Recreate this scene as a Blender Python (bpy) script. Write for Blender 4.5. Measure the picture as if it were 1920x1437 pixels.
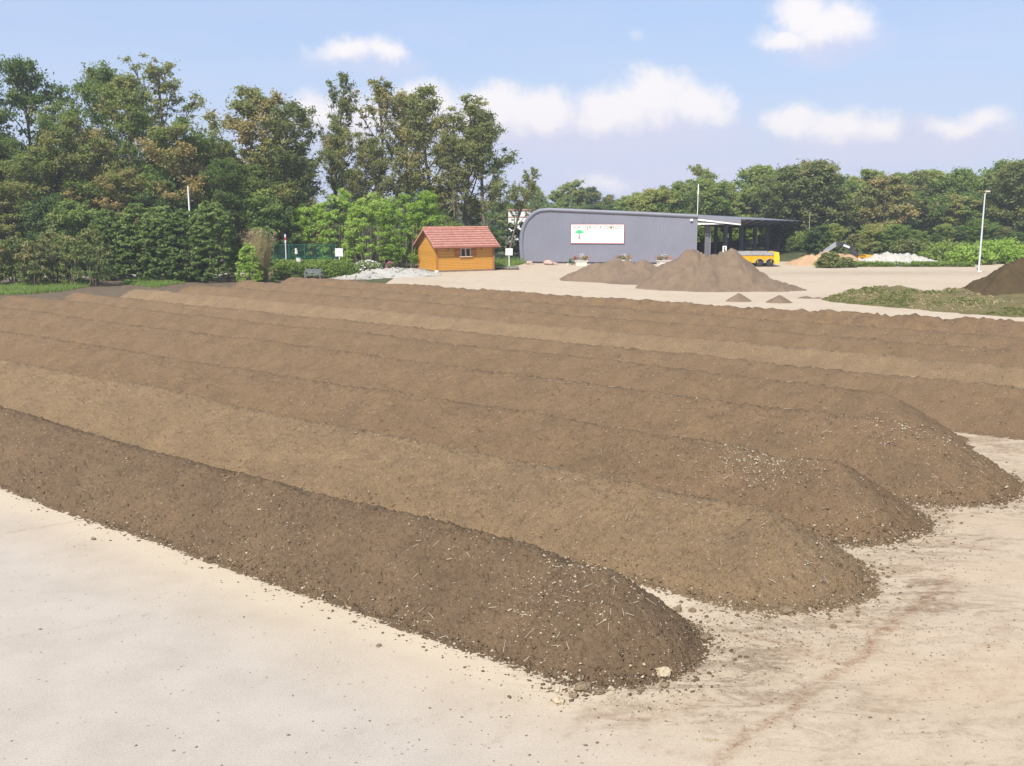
import bpy, math, random
import numpy as np
from mathutils import Vector

# ------------------------------------------------------------------ camera
scene = bpy.context.scene
for o in list(bpy.data.objects): bpy.data.objects.remove(o)
COL = scene.collection
CAMH, FPX, CX, CY, YH = 5.5, 1900.0, 960.0, 718.5, 384.0
PITCH = math.atan((CY - YH) / FPX)
cam_d = bpy.data.cameras.new('camera'); cam = bpy.data.objects.new('camera', cam_d); COL.objects.link(cam)
cam_d.sensor_width = 36; cam_d.lens = 36 * FPX / 1920; cam_d.clip_start = .1; cam_d.clip_end = 6000
cam.location = (0, 0, CAMH); cam.rotation_euler = (math.pi / 2 - PITCH, 0, 0)
scene.camera = cam

# ------------------------------------------------------------------ light
SUN_EL, SUN_ROT = math.radians(48), math.radians(203)
EXPOSURE = 0.7
sun_d = bpy.data.lights.new('sun', 'SUN'); sun = bpy.data.objects.new('sun', sun_d); COL.objects.link(sun)
sun_d.energy = 3.9; sun_d.angle = math.radians(.53); sun_d.color = (1, .94, .84)
sd = Vector((math.sin(SUN_ROT) * math.cos(SUN_EL), math.cos(SUN_ROT) * math.cos(SUN_EL), math.sin(SUN_EL)))
sun.rotation_euler = sd.to_track_quat('Z', 'Y').to_euler(); sun.location = (0, 0, 30)
vs = scene.view_settings; vs.view_transform = 'Standard'; vs.look = 'None'; vs.exposure = EXPOSURE; vs.gamma = 1; vs.use_curve_mapping = False

def ray(px, py):
    th = PITCH
    d = np.array([px - CX, FPX * math.cos(th) + (CY - py) * math.sin(th), -FPX * math.sin(th) + (CY - py) * math.cos(th)])
    return d / np.linalg.norm(d)
def G(px, py, z=0.0):
    d = ray(px, py); t = (z - CAMH) / d[2]
    return np.array([d[0] * t, d[1] * t, z])
def AT(px, Y):                       # ground x for picture column px at depth Y (far things, small pitch terms)
    return (px - CX) / FPX * Y * 1.0
def ZT(py, Y):                       # height of picture row py at depth Y
    d = ray(CX, py); return CAMH + d[2] / d[1] * Y

def build_world():
    w = bpy.data.worlds.new('World'); scene.world = w; w.use_nodes = True
    nt = w.node_tree; N = nt.nodes; L = nt.links; N.clear()
    out = N.new('ShaderNodeOutputWorld'); bg = N.new('ShaderNodeBackground'); bg.inputs[1].default_value = .085
    L.new(bg.outputs[0], out.inputs[0])
    sky = N.new('ShaderNodeTexSky'); sky.sky_type = 'NISHITA'; sky.sun_disc = False
    sky.sun_elevation = SUN_EL; sky.sun_rotation = SUN_ROT
    sky.air_density = 1.15; sky.dust_density = .7; sky.ozone_density = 2.2; sky.altitude = 150
    tc = N.new('ShaderNodeTexCoord')
    sep = N.new('ShaderNodeSeparateXYZ'); L.new(tc.outputs['Generated'], sep.inputs[0])
    def M(op, a, b=None, c=None):
        n = N.new('ShaderNodeMath'); n.operation = op
        for i, v in enumerate((a, b, c)):
            if v is None: continue
            if isinstance(v, (int, float)): n.inputs[i].default_value = v
            else: L.new(v, n.inputs[i])
        return n.outputs[0]
    az = M('ARCTAN2', sep.outputs[0], sep.outputs[1]); el = M('ARCSINE', sep.outputs[2])
    cmb = N.new('ShaderNodeCombineXYZ'); L.new(az, cmb.inputs[0]); L.new(el, cmb.inputs[1])
    def noise(vec, scale, det, rough=.55):
        n = N.new('ShaderNodeTexNoise'); n.inputs['Scale'].default_value = scale; n.inputs['Detail'].default_value = det
        n.inputs['Roughness'].default_value = rough; L.new(vec, n.inputs['Vector']); return n
    nz = noise(cmb.outputs[0], 22, 5, .6)
    sb = N.new('ShaderNodeVectorMath'); sb.operation = 'MULTIPLY_ADD'
    L.new(nz.outputs['Color'], sb.inputs[0]); sb.inputs[1].default_value = (.050, .034, 0); sb.inputs[2].default_value = (-.025, -.017, 0)
    ad = N.new('ShaderNodeVectorMath'); ad.operation = 'ADD'; L.new(cmb.outputs[0], ad.inputs[0]); L.new(sb.outputs[0], ad.inputs[1])
    P = ad.outputs[0]
    blobs = [(1495, 28, 55, 42, 1), (1560, 48, 75, 34, .95), (1470, 78, 60, 20, .85),
             (650, 98, 62, 22, .8), (722, 90, 48, 20, .75),
             (1225, 185, 85, 52, 1), (1150, 205, 90, 42, 1), (1310, 195, 70, 38, .95), (1010, 205, 90, 42, 1), (930, 200, 80, 40, 1),
             (1110, 225, 130, 30, .6), (800, 190, 75, 40, 1), (700, 215, 110, 45, .7), (590, 210, 55, 34, .85), (880, 225, 130, 40, .6),
             (1490, 225, 60, 34, .85), (1560, 235, 75, 30, .85), (1640, 232, 60, 24, .7), (1800, 235, 60, 22, .7), (1860, 228, 45, 20, .6),
             (1180, 60, 30, 14, .3), (1130, 345, 60, 22, .45)]
    rnd = random.Random(4)
    vals = []
    for (bx, by, rx, ry, s) in blobs:
        d = ray(bx, by); vals.append((math.atan2(d[0], d[1]), math.asin(d[2]), rx * 1.25 / FPX, ry * 1.35 / FPX, s))
    for k in range(16):
        a = .75 + k * (2 * math.pi - 1.5) / 15; e = .07 + rnd.random() * .14
        vals.append((a if a < math.pi else a - 2 * math.pi, e, .06 + rnd.random() * .06, .018 + rnd.random() * .02, .9))
    acc = None
    for (a, e, ra, re, s) in vals:
        v1 = N.new('ShaderNodeVectorMath'); v1.operation = 'SUBTRACT'; L.new(P, v1.inputs[0]); v1.inputs[1].default_value = (a, e, 0)
        v2 = N.new('ShaderNodeVectorMath'); v2.operation = 'MULTIPLY'; L.new(v1.outputs[0], v2.inputs[0]); v2.inputs[1].default_value = (1 / ra, 1 / re, 0)
        v3 = N.new('ShaderNodeVectorMath'); v3.operation = 'LENGTH'; L.new(v2.outputs[0], v3.inputs[0])
        m = M('MULTIPLY', M('SUBTRACT', 1.0, v3.outputs['Value']), s)
        acc = m if acc is None else M('SMOOTH_MAX', acc, m, .12)
    acc = M('ADD', acc, M('MULTIPLY', M('SUBTRACT', noise(cmb.outputs[0], 42, 6, .62).outputs[0], .5), .75))
    mr = N.new('ShaderNodeMapRange'); mr.interpolation_type = 'SMOOTHSTEP'; L.new(acc, mr.inputs[0])
    mr.inputs[1].default_value = .0; mr.inputs[2].default_value = .68
    # thin veil: high streaks and a pale band near the horizon
    mp = N.new('ShaderNodeMapping'); mp.inputs['Scale'].default_value = (2.0, 14, 1); L.new(cmb.outputs[0], mp.inputs[0])
    n2 = noise(mp.outputs[0], 1.6, 4, .6)
    veil = M('MULTIPLY', M('SUBTRACT', n2.outputs[0], .35), .9)
    ex = M('EXPONENT', M('MULTIPLY', M('MAXIMUM', el, 0.0), -9.0))
    veil2 = M('MINIMUM', M('ADD', M('MAXIMUM', veil, 0.0), M('MULTIPLY', ex, .75)), 1.0)
    mixb = N.new('ShaderNodeMix'); mixb.data_type = 'RGBA'; mixb.inputs[0].default_value = .6; L.new(sky.outputs[0], mixb.inputs[6]); mixb.inputs[7].default_value = (3.15, 4.45, 7.3, 1)
    mixv = N.new('ShaderNodeMix'); mixv.data_type = 'RGBA'; L.new(veil2, mixv.inputs[0]); L.new(mixb.outputs[2], mixv.inputs[6]); mixv.inputs[7].default_value = (4.75, 5.25, 6.9, 1)
    und = None                                                # pale lavender undersides and distant banks
    for (bx, by, rx, ry, s_) in [(1120, 250, 380, 75, .8), (640, 235, 230, 60, .6), (1680, 265, 300, 55, .75), (1540, 85, 130, 45, .45), (690, 115, 140, 30, .35), (1300, 330, 500, 60, .4)]:
        d = ray(bx, by); v1 = N.new('ShaderNodeVectorMath'); v1.operation = 'SUBTRACT'; L.new(P, v1.inputs[0]); v1.inputs[1].default_value = (math.atan2(d[0], d[1]), math.asin(d[2]), 0)
        v2 = N.new('ShaderNodeVectorMath'); v2.operation = 'MULTIPLY'; L.new(v1.outputs[0], v2.inputs[0]); v2.inputs[1].default_value = (FPX / rx, FPX / ry, 0)
        v3 = N.new('ShaderNodeVectorMath'); v3.operation = 'LENGTH'; L.new(v2.outputs[0], v3.inputs[0]); m = M('MULTIPLY', M('MAXIMUM', M('SUBTRACT', 1.0, v3.outputs['Value']), 0.0), s_)
        und = m if und is None else M('MAXIMUM', und, m)
    mu = N.new('ShaderNodeMix'); mu.data_type = 'RGBA'; L.new(M('MINIMUM', M('MULTIPLY', und, 1.9), .85), mu.inputs[0]); L.new(mixv.outputs[2], mu.inputs[6]); mu.inputs[7].default_value = (5.35, 5.4, 6.75, 1)
    mixv = mu
    mixc = N.new('ShaderNodeMix'); mixc.data_type = 'RGBA'; L.new(M('MULTIPLY', mr.outputs[0], .97), mixc.inputs[0]); L.new(mixv.outputs[2], mixc.inputs[6]); mixc.inputs[7].default_value = (7.5, 7.2, 7.35, 1)
    L.new(mixc.outputs[2], bg.inputs[0])
    try: w.cycles.sampling_method = 'MANUAL'; w.cycles.sample_map_resolution = 512
    except Exception: pass
build_world()

# ------------------------------------------------------------------ numpy noise
def _hash(ix, iy, seed):
    n = (ix.astype(np.int64) * 374761393 + iy.astype(np.int64) * 668265263 + seed * 974634777) & 0xffffffff
    n = ((n ^ (n >> 13)) * 1274126177) & 0xffffffff
    n = (n ^ (n >> 16)) & 0xffffffff
    return n / 4294967295.0
def vnoise(x, y, seed=0):
    x = np.asarray(x, float); y = np.asarray(y, float)
    ix = np.floor(x); iy = np.floor(y); fx = x - ix; fy = y - iy
    fx = fx * fx * (3 - 2 * fx); fy = fy * fy * (3 - 2 * fy)
    a = _hash(ix, iy, seed); b = _hash(ix + 1, iy, seed); c = _hash(ix, iy + 1, seed); d = _hash(ix + 1, iy + 1, seed)
    return (a + (b - a) * fx) * (1 - fy) + (c + (d - c) * fx) * fy
def fbm(x, y, seed=0, o=4, g=.5):
    s = 0; a = 1; t = 0
    for i in range(o):
        s = s + a * vnoise(x * 2 ** i + 17.3 * i, y * 2 ** i - 9.1 * i, seed + i); t += a; a *= g
    return s / t
def sstep(a, b, x):
    t = np.clip((x - a) / (b - a), 0, 1); return t * t * (3 - 2 * t)

# ------------------------------------------------------------------ object helpers
def tag(o, label=None, cat=None, group=None, kind=None):
    if label: o['label'] = label
    if cat: o['category'] = cat
    if group: o['group'] = group
    if kind: o['kind'] = kind
    return o
def link(o, parent=None):
    COL.objects.link(o)
    if parent is not None: o.parent = parent
    return o
def empty(name, loc=(0, 0, 0), rz=0.0):
    o = bpy.data.objects.new(name, None); o.empty_display_size = .3; link(o); o.location = tuple(loc); o.rotation_euler = (0, 0, rz); return o
def np_mesh(name, V, F, mat=None, attrs=None, smooth=False):
    V = np.asarray(V, np.float32).reshape(-1, 3); F = np.asarray(F, np.int32); k = F.shape[1]
    me = bpy.data.meshes.new(name); me.vertices.add(len(V)); me.vertices.foreach_set('co', V.ravel())
    me.loops.add(F.size); me.loops.foreach_set('vertex_index', F.ravel())
    me.polygons.add(len(F)); me.polygons.foreach_set('loop_start', np.arange(0, F.size, k, dtype=np.int32))
    me.polygons.foreach_set('loop_total', np.full(len(F), k, np.int32))
    if smooth: me.polygons.foreach_set('use_smooth', np.ones(len(F), bool))
    for an, av in (attrs or {}).items():
        at = me.attributes.new(an, 'FLOAT', 'POINT'); at.data.foreach_set('value', np.asarray(av, np.float32))
    me.update(calc_edges=True)
    if mat: me.materials.append(mat)
    return me
def add(name, me, parent=None, loc=None):
    o = bpy.data.objects.new(name, me); link(o, parent)
    if loc is not None: o.location = tuple(loc)
    return o
class MB:
    """collects shapes, then links them as ONE mesh object"""
    def __init__(s): s.v = []; s.f = []
    def raw(s, vs, fs):
        b = len(s.v); s.v += [tuple(map(float, p)) for p in vs]; s.f += [tuple(b + i for i in f) for f in fs]; return s
    def box(s, c, d, rz=0, rx=0, ry=0):
        x, y, z = (k / 2 for k in d); ps = []
        from mathutils import Euler
        m = Euler((rx, ry, rz)).to_matrix()
        for a in (-1, 1):
            for b in (-1, 1):
                for e in (-1, 1):
                    q = m @ Vector((a * x, b * y, e * z)); ps.append((q.x + c[0], q.y + c[1], q.z + c[2]))
        return s.raw(ps, [(0, 1, 3, 2), (4, 6, 7, 5), (0, 4, 5, 1), (2, 3, 7, 6), (0, 2, 6, 4), (1, 5, 7, 3)])
    def bar(s, p, q, w, h=None):
        h = h or w; p = Vector(p); q = Vector(q); d = (q - p); l = d.length; d.normalize()
        up = Vector((0, 0, 1)) if abs(d.z) < .95 else Vector((1, 0, 0)); a = d.cross(up).normalized() * w / 2; b = d.cross(a).normalized() * h / 2
        ps = [p + i * a + j * b for i, j in ((-1, -1), (1, -1), (1, 1), (-1, 1))] + [q + i * a + j * b for i, j in ((-1, -1), (1, -1), (1, 1), (-1, 1))]
        return s.raw(ps, [(0, 3, 2, 1), (4, 5, 6, 7), (0, 1, 5, 4), (1, 2, 6, 5), (2, 3, 7, 6), (3, 0, 4, 7)])
    def tube(s, p, q, r0, r1=None, n=10):
        r1 = r0 if r1 is None else r1; p = Vector(p); q = Vector(q); d = (q - p).normalized()
        up = Vector((0, 0, 1)) if abs(d.z) < .95 else Vector((1, 0, 0)); a = d.cross(up).normalized(); b = d.cross(a)
        ps = []
        for c, r in ((p, r0), (q, r1)):
            for i in range(n):
                t = 2 * math.pi * i / n; ps.append(c + (a * math.cos(t) + b * math.sin(t)) * r)
        fs = [(i, (i + 1) % n, n + (i + 1) % n, n + i) for i in range(n)] + [tuple(range(n))[::-1], tuple(range(n, 2 * n))]
        return s.raw(ps, fs)
    def prism(s, poly, z0, z1):
        n = len(poly); ps = [(x, y, z0) for x, y in poly] + [(x, y, z1) for x, y in poly]
        return s.raw(ps, [tuple(range(n))[::-1], tuple(range(n, 2 * n))] + [(i, (i + 1) % n, n + (i + 1) % n, n + i) for i in range(n)])
    def extr(s, pts, d):               # planar polygon of 3-D points extruded along d
        n = len(pts); d = Vector(d); ps = [Vector(p) for p in pts] + [Vector(p) + d for p in pts]
        return s.raw(ps, [tuple(range(n))[::-1], tuple(range(n, 2 * n))] + [(i, (i + 1) % n, n + (i + 1) % n, n + i) for i in range(n)])
    def mesh(s, name, mat, smooth=False):
        me = bpy.data.meshes.new(name); me.from_pydata(s.v, [], s.f)
        me.materials.append(mat)
        import bmesh
        bm = bmesh.new(); bm.from_mesh(me); bmesh.ops.recalc_face_normals(bm, faces=bm.faces); bm.to_mesh(me); bm.free()
        if smooth:
            for p in me.polygons: p.use_smooth = True
        return me
    def build(s, name, mat, parent=None, loc=None, smooth=False): return add(name, s.mesh(name, mat, smooth), parent, loc)

# ------------------------------------------------------------------ materials
def newmat(name):
    m = bpy.data.materials.new(name); m.use_nodes = True; nt = m.node_tree; b = nt.nodes['Principled BSDF']; b.inputs['Specular IOR Level'].default_value = .25
    return m, nt, b
def ramp(nt, fac, stops):
    r = nt.nodes.new('ShaderNodeValToRGB'); e = r.color_ramp.elements
    while len(e) < len(stops): e.new(.5)
    for i, (p, c) in enumerate(stops): e[i].position = p; e[i].color = (*c, 1) if len(c) == 3 else c
    nt.links.new(fac, r.inputs[0]); return r.outputs[0]
def nnoise(nt, scale, det=4, rough=.6, vec=None, dist=0):
    n = nt.nodes.new('ShaderNodeTexNoise'); n.inputs['Scale'].default_value = scale; n.inputs['Detail'].default_value = det
    n.inputs['Roughness'].default_value = rough; n.inputs['Distortion'].default_value = dist
    if vec is None: vec = pos(nt)
    nt.links.new(vec, n.inputs['Vector']); return n.outputs[0]
def pos(nt):
    for n in nt.nodes:
        if n.type == 'NEW_GEOMETRY': return n.outputs['Position']
    return nt.nodes.new('ShaderNodeNewGeometry').outputs['Position']
def objc(nt):
    for n in nt.nodes:
        if n.type == 'TEX_COORD': return n.outputs['Object']
    return nt.nodes.new('ShaderNodeTexCoord').outputs['Object']
def mixc(nt, fac, a, b, mode='MIX'):
    n = nt.nodes.new('ShaderNodeMix'); n.data_type = 'RGBA'; n.blend_type = mode
    for s, v in ((0, fac), (6, a), (7, b)):
        if isinstance(v, (int, float)): n.inputs[s].default_value = v
        elif isinstance(v, tuple): n.inputs[s].default_value = (*v[:3], 1)
        else: nt.links.new(v, n.inputs[s])
    return n.outputs[2]
def mth(nt, op, a, b=None, c=None):
    n = nt.nodes.new('ShaderNodeMath'); n.operation = op
    for i, v in enumerate((a, b, c)):
        if v is None: continue
        if isinstance(v, (int, float)): n.inputs[i].default_value = v
        else: nt.links.new(v, n.inputs[i])
    return n.outputs[0]
def attr(nt, name):
    n = nt.nodes.new('ShaderNodeAttribute'); n.attribute_name = name; return n.outputs['Fac']
def bump(nt, b, h, dist, strength=1.0):
    n = nt.nodes.new('ShaderNodeBump'); n.inputs['Distance'].default_value = dist; n.inputs['Strength'].default_value = strength
    nt.links.new(h, n.inputs['Height']); nt.links.new(n.outputs[0], b.inputs['Normal'])
def plain(name, col, rough=.6, var=.15, metal=0, scale=3.0):
    m, nt, b = newmat(name)
    n = nnoise(nt, scale, 4, .6, objc(nt))
    lo = tuple(c * (1 - var) for c in col); hi = tuple(min(1, c * (1 + var)) for c in col)
    nt.links.new(ramp(nt, n, [(.3, lo), (.7, hi)]), b.inputs['Base Color'])
    b.inputs['Roughness'].default_value = rough; b.inputs['Metallic'].default_value = metal
    return m
def soil(name, dark, mid, light, chip=.5, bumpd=.05, straw=None):
    """crumbly earth: dark hollows, grey brown crumbs, pale chips and straw"""
    m, nt, b = newmat(name); L = nt.links
    fine = nnoise(nt, 26, 6, .72); med = nnoise(nt, 5.5, 5, .62); big = nnoise(nt, .5, 4, .6)
    c = ramp(nt, fine, [(.33, tuple(k * .8 for k in dark)), (.45, mid), (.66, light)])
    c = mixc(nt, mth(nt, 'MULTIPLY', ramp(nt, med, [(.35, (0, 0, 0)), (.7, (1, 1, 1))]), .35), c, mid)
    c = mixc(nt, ramp(nt, big, [(.4, (.0,) * 3), (.7, (.35,) * 3)]), c, tuple(k * 1.15 for k in mid), 'MIX')
    c = mixc(nt, 1.0, c, ramp(nt, nnoise(nt, 1.3, 3, .6), [(.25, (.84, .84, .86)), (.75, (1.14, 1.12, 1.08))]), 'MULTIPLY')
    v = nt.nodes.new('ShaderNodeTexVoronoi'); v.inputs['Scale'].default_value = 30; L.new(pos(nt), v.inputs['Vector'])
    spot = mth(nt, 'LESS_THAN', v.outputs['Distance'], .3)
    sel = nt.nodes.new('ShaderNodeSeparateColor'); L.new(v.outputs['Color'], sel.inputs[0])
    pick = mth(nt, 'GREATER_THAN', sel.outputs[0], 1 - chip * .12)
    c = mixc(nt, mth(nt, 'MULTIPLY', spot, pick), c, (.42, .36, .26))
    pick2 = mth(nt, 'LESS_THAN', sel.outputs[1], .10)
    c = mixc(nt, mth(nt, 'MULTIPLY', mth(nt, 'MULTIPLY', spot, pick2), .7), c, tuple(k * .45 for k in dark))
    if straw:
        sm = ramp(nt, nnoise(nt, 2.2, 5, .7), [(.46, (0, 0, 0)), (.62, (1, 1, 1))]); sf = ramp(nt, nnoise(nt, 17, 3, .7), [(.4, (0, 0, 0)), (.6, (1, 1, 1))])
        c = mixc(nt, mth(nt, 'MULTIPLY', mth(nt, 'MULTIPLY', sm, sf), .75), c, straw)
    L.new(c, b.inputs['Base Color']); b.inputs['Roughness'].default_value = 1; b.inputs['Specular IOR Level'].default_value = .05
    h = mth(nt, 'ADD', mth(nt, 'MULTIPLY', fine, .6), mth(nt, 'MULTIPLY', nnoise(nt, 60, 3, .6), .35))
    bump(nt, b, h, bumpd * 1.6)
    return m
def leafmat(name, cols, trans=.3):
    """cols: list of (pos, colour) driven by the per clump tint plus a little per tree change"""
    m, nt, b = newmat(name); L = nt.links
    oi = nt.nodes.new('ShaderNodeObjectInfo')
    t = mth(nt, 'ADD', attr(nt, 'tint'), mth(nt, 'MULTIPLY', mth(nt, 'SUBTRACT', oi.outputs['Random'], .5), .55))
    c = ramp(nt, t, cols)
    L.new(c, b.inputs['Base Color']); b.inputs['Roughness'].default_value = .6; b.inputs['Specular IOR Level'].default_value = .1
    tr = nt.nodes.new('ShaderNodeBsdfTranslucent'); L.new(mixc(nt, 1.0, c, (1.0, 1.15, .6), 'MULTIPLY'), tr.inputs[0])
    mx = nt.nodes.new('ShaderNodeMixShader'); mx.inputs[0].default_value = trans
    L.new(b.outputs[0], mx.inputs[1]); L.new(tr.outputs[0], mx.inputs[2]); L.new(mx.outputs[0], nt.nodes['Material Output'].inputs[0])
    return m

MT = {}
MT['soil_near'] = soil('compost_grey_brown', (0.1090, 0.0733, 0.0445), (0.1805, 0.1245, 0.0762), (0.2350, 0.1679, 0.1069), .35)
MT['soil_pale'] = soil('compost_pale_brown', (0.1566, 0.1065, 0.0608), (0.2495, 0.1747, 0.1030), (0.3067, 0.2205, 0.1339), .35)
MT['soil_mid'] = soil('compost_mid_brown', (0.1290, 0.0851, 0.0500), (0.2059, 0.1396, 0.0820), (0.2591, 0.1822, 0.1110), .3)
MT['soil_red'] = soil('compost_warm_brown', (0.127, 0.085, 0.050), (0.203, 0.138, 0.080), (0.252, 0.176, 0.108), .3)
MT['soil_straw'] = soil('compost_with_straw', (0.119, 0.074, 0.044), (0.192, 0.128, 0.078), (0.243, 0.167, 0.106), .3, straw=(.30, .195, .085))
MT['heap'] = soil('heap_brown', (0.169, 0.124, 0.084), (0.254, 0.186, 0.128), (0.311, 0.232, 0.162), .1, .08)
MT['heap_dark'] = soil('heap_dark_brown', (.06, .042, .02), (.105, .076, .038), (.155, .112, .06), .1, .08)
MT['sand'] = soil('orange_sand', (.28, .17, .09), (.46, .30, .17), (.55, .38, .24), .1, .04)
MT['rubble'] = soil('pale_rubble', (.3, .27, .23), (.6, .57, .5), (.75, .72, .66), .1, .10)
MT['green_waste'] = soil('green_waste', (.11, .095, .04), (.22, .18, .085), (.32, .26, .14), .4, .09, straw=(.10, .15, .045))
MT['chip'] = plain('pale_stone', (.40, .34, .25), .9, .3, scale=9)
MT['clod'] = soil('dry_clod', (.13, .095, .06), (.24, .18, .12), (.32, .25, .17), .3, .03)
MT['claylump'] = soil('pale_clay', (.26, .2, .13), (.44, .36, .25), (.56, .49, .37), .2, .02)

def yard_mat():
    m, nt, b = newmat('yard_concrete'); L = nt.links
    big = nnoise(nt, .16, 5, .6); med = nnoise(nt, 1.1, 6, .65); fine = nnoise(nt, 42, 5, .75)
    c = ramp(nt, big, [(.36, (.445, .365, .262)), (.52, (.47, .39, .29)), (.66, (.455, .37, .275))])
    gr = attr(nt, 'grey'); c = mixc(nt, gr, c, mixc(nt, ramp(nt, med, [(.3, (0,) * 3), (.7, (1,) * 3)]), (.405, .360, .302), (.43, .384, .324)))
    c = mixc(nt, 1.0, c, ramp(nt, med, [(.25, (.94, .92, .90)), (.6, (1.03, 1.02, 1.01))]), 'MULTIPLY')
    c = mixc(nt, 1.0, c, ramp(nt, fine, [(.28, (.72, .70, .68)), (.47, (1, 1, 1)), (.75, (1.16, 1.15, 1.14))]), 'MULTIPLY')
    # streaky brown dirt dragged along the rows' ends
    mp = nt.nodes.new('ShaderNodeMapping'); mp.inputs['Rotation'].default_value = (0, 0, math.radians(-24)); mp.inputs['Scale'].default_value = (.7, 1.8, 1)
    L.new(pos(nt), mp.inputs[0]); st = nnoise(nt, 1.7, 9, .76, mp.outputs[0], .9)
    stf = ramp(nt, st, [(.48, (0,) * 3), (.60, (1,) * 3)]); d2 = nnoise(nt, 9, 6, .75)
    dirt = attr(nt, 'dirt')
    f = mth(nt, 'MULTIPLY', dirt, mth(nt, 'ADD', mth(nt, 'MULTIPLY', stf, .7), .3)); f = mth(nt, 'MULTIPLY', f, mth(nt, 'ADD', mth(nt, 'MULTIPLY', ramp(nt, d2, [(.38, (0,) * 3), (.62, (1,) * 3)]), .75), .35))
    f = mth(nt, 'MINIMUM', f, .92)
    c = mixc(nt, f, c, (.235, .16, .095))
    c = mixc(nt, mth(nt, 'MULTIPLY', attr(nt, 'warm'), .35), c, (.47, .355, .24)); cr = attr(nt, 'cream'); c = mixc(nt, mth(nt, 'MULTIPLY', cr, .5), c, (.55, .46, .33))
    tk = attr(nt, 'track'); tf = mth(nt, 'MULTIPLY', tk, ramp(nt, nnoise(nt, 8, 6, .8), [(.40, (0,) * 3), (.6, (1,) * 3)]))
    c = mixc(nt, mth(nt, 'MULTIPLY', tf, .9), c, (.22, .12, .06))
    # small dark grit and pale flecks
    v = nt.nodes.new('ShaderNodeTexVoronoi'); v.inputs['Scale'].default_value = 9; L.new(pos(nt), v.inputs['Vector'])
    sel = nt.nodes.new('ShaderNodeSeparateColor'); L.new(v.outputs['Color'], sel.inputs[0])
    s1 = mth(nt, 'MULTIPLY', mth(nt, 'LESS_THAN', v.outputs['Distance'], .16), mth(nt, 'GREATER_THAN', sel.outputs[0], .90))
    c = mixc(nt, mth(nt, 'MULTIPLY', s1, .6), c, (.2, .14, .1))
    L.new(c, b.inputs['Base Color']); b.inputs['Roughness'].default_value = .95; b.inputs['Specular IOR Level'].default_value = .12
    bump(nt, b, mth(nt, 'ADD', mth(nt, 'MULTIPLY', fine, .5), mth(nt, 'MULTIPLY', f, -1)), .012)
    return m
MT['yard'] = yard_mat()
def ground_mat():
    m, nt, b = newmat('rough_grassland')
    c = ramp(nt, nnoise(nt, .35, 6, .65), [(.3, (.05, .062, .022)), (.5, (.075, .09, .03)), (.7, (.13, .11, .055))])
    nt.links.new(c, b.inputs['Base Color']); b.inputs['Roughness'].default_value = 1
    bump(nt, b, nnoise(nt, 6, 5, .7), .1); return m
MT['ground'] = ground_mat()
MT['earth'] = plain('dark_border_soil', (.13, .095, .06), 1, .35, scale=2)
MT['road'] = plain('pale_road', (.42, .36, .29), .9, .1)

# ------------------------------------------------------------------ ground sheets
def sheet(name, pts, z, mat, kind='structure', label=None):
    mb = MB(); mb.raw([(p[0], p[1], z) for p in pts], [tuple(range(len(pts)))])
    o = mb.build(name, mat); o['kind'] = kind
    if label: o['label'] = label
    return o
def haze():
    m = bpy.data.materials.new('summer_haze'); m.use_nodes = True; nt = m.node_tree; nt.nodes.clear(); o = nt.nodes.new('ShaderNodeOutputMaterial'); v = nt.nodes.new('ShaderNodeVolumePrincipled')
    v.inputs['Color'].default_value = (.95, .95, .97, 1); v.inputs['Density'].default_value = HAZE; v.inputs['Anisotropy'].default_value = .2; nt.links.new(v.outputs[0], o.inputs['Volume'])
    mb = MB().box((0, 90, 12.5), (700, 500, 27.2)); h = mb.build('haze', m); h['kind'] = 'stuff'; h['label'] = 'thin summer haze over the whole yard'
HAZE = .00075
haze()
sheet('ground', [(-2500, -300), (2500, -300), (2500, 4000), (-2500, 4000)], -.012, MT['ground'])

A_ROW = math.radians(-38.0); U = np.array([math.cos(A_ROW), math.sin(A_ROW)]); NN = np.array([-U[1], U[0]])
def RW(u, n): return U * u + NN * n
# n of crest, apex u at the right end, crest height, half width, material
ROWS = [(10.36, -6.62, .97, 1.27, 'soil_near'), (14.0, -6.1, .95, 1.62, 'soil_pale'), (17.45, -6.2, .95, 1.55, 'soil_mid'),
        (20.9, -5.7, 1.08, 1.85, 'soil_mid'), (24.1, -7.6, 1.12, 1.9, 'soil_red'), (27.5, -2.2, .97, 1.55, 'soil_mid'),
        (31.0, -1.6, .97, 1.6, 'soil_pale'), (34.6, -2.4, .97, 1.6, 'soil_red'), (38.2, -1.5, .97, 1.65, 'soil_red'), (42.0, -1.8, 1.0, 1.7, 'soil_straw')]
U_LEFT = -51.5

def foot_dist(X, Y):
    """signed distance to the nearest windrow foot (negative inside)"""
    u = X * U[0] + Y * U[1]; n = X * NN[0] + Y * NN[1]; best = np.full(X.shape, 99.0)
    for (nc, ua, H, R, _) in ROWS:
        du = np.maximum(0, np.maximum(u - ua, (U_LEFT + 1.2) - u)); best = np.minimum(best, np.hypot(n - nc, du) - R)
    return best
def seg_dist(X, Y, p, q):
    p = np.array(p[:2]); q = np.array(q[:2]); d = q - p; t = np.clip(((X - p[0]) * d[0] + (Y - p[1]) * d[1]) / (d @ d), 0, 1)
    return np.hypot(X - p[0] - t * d[0], Y - p[1] - t * d[1])

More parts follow.
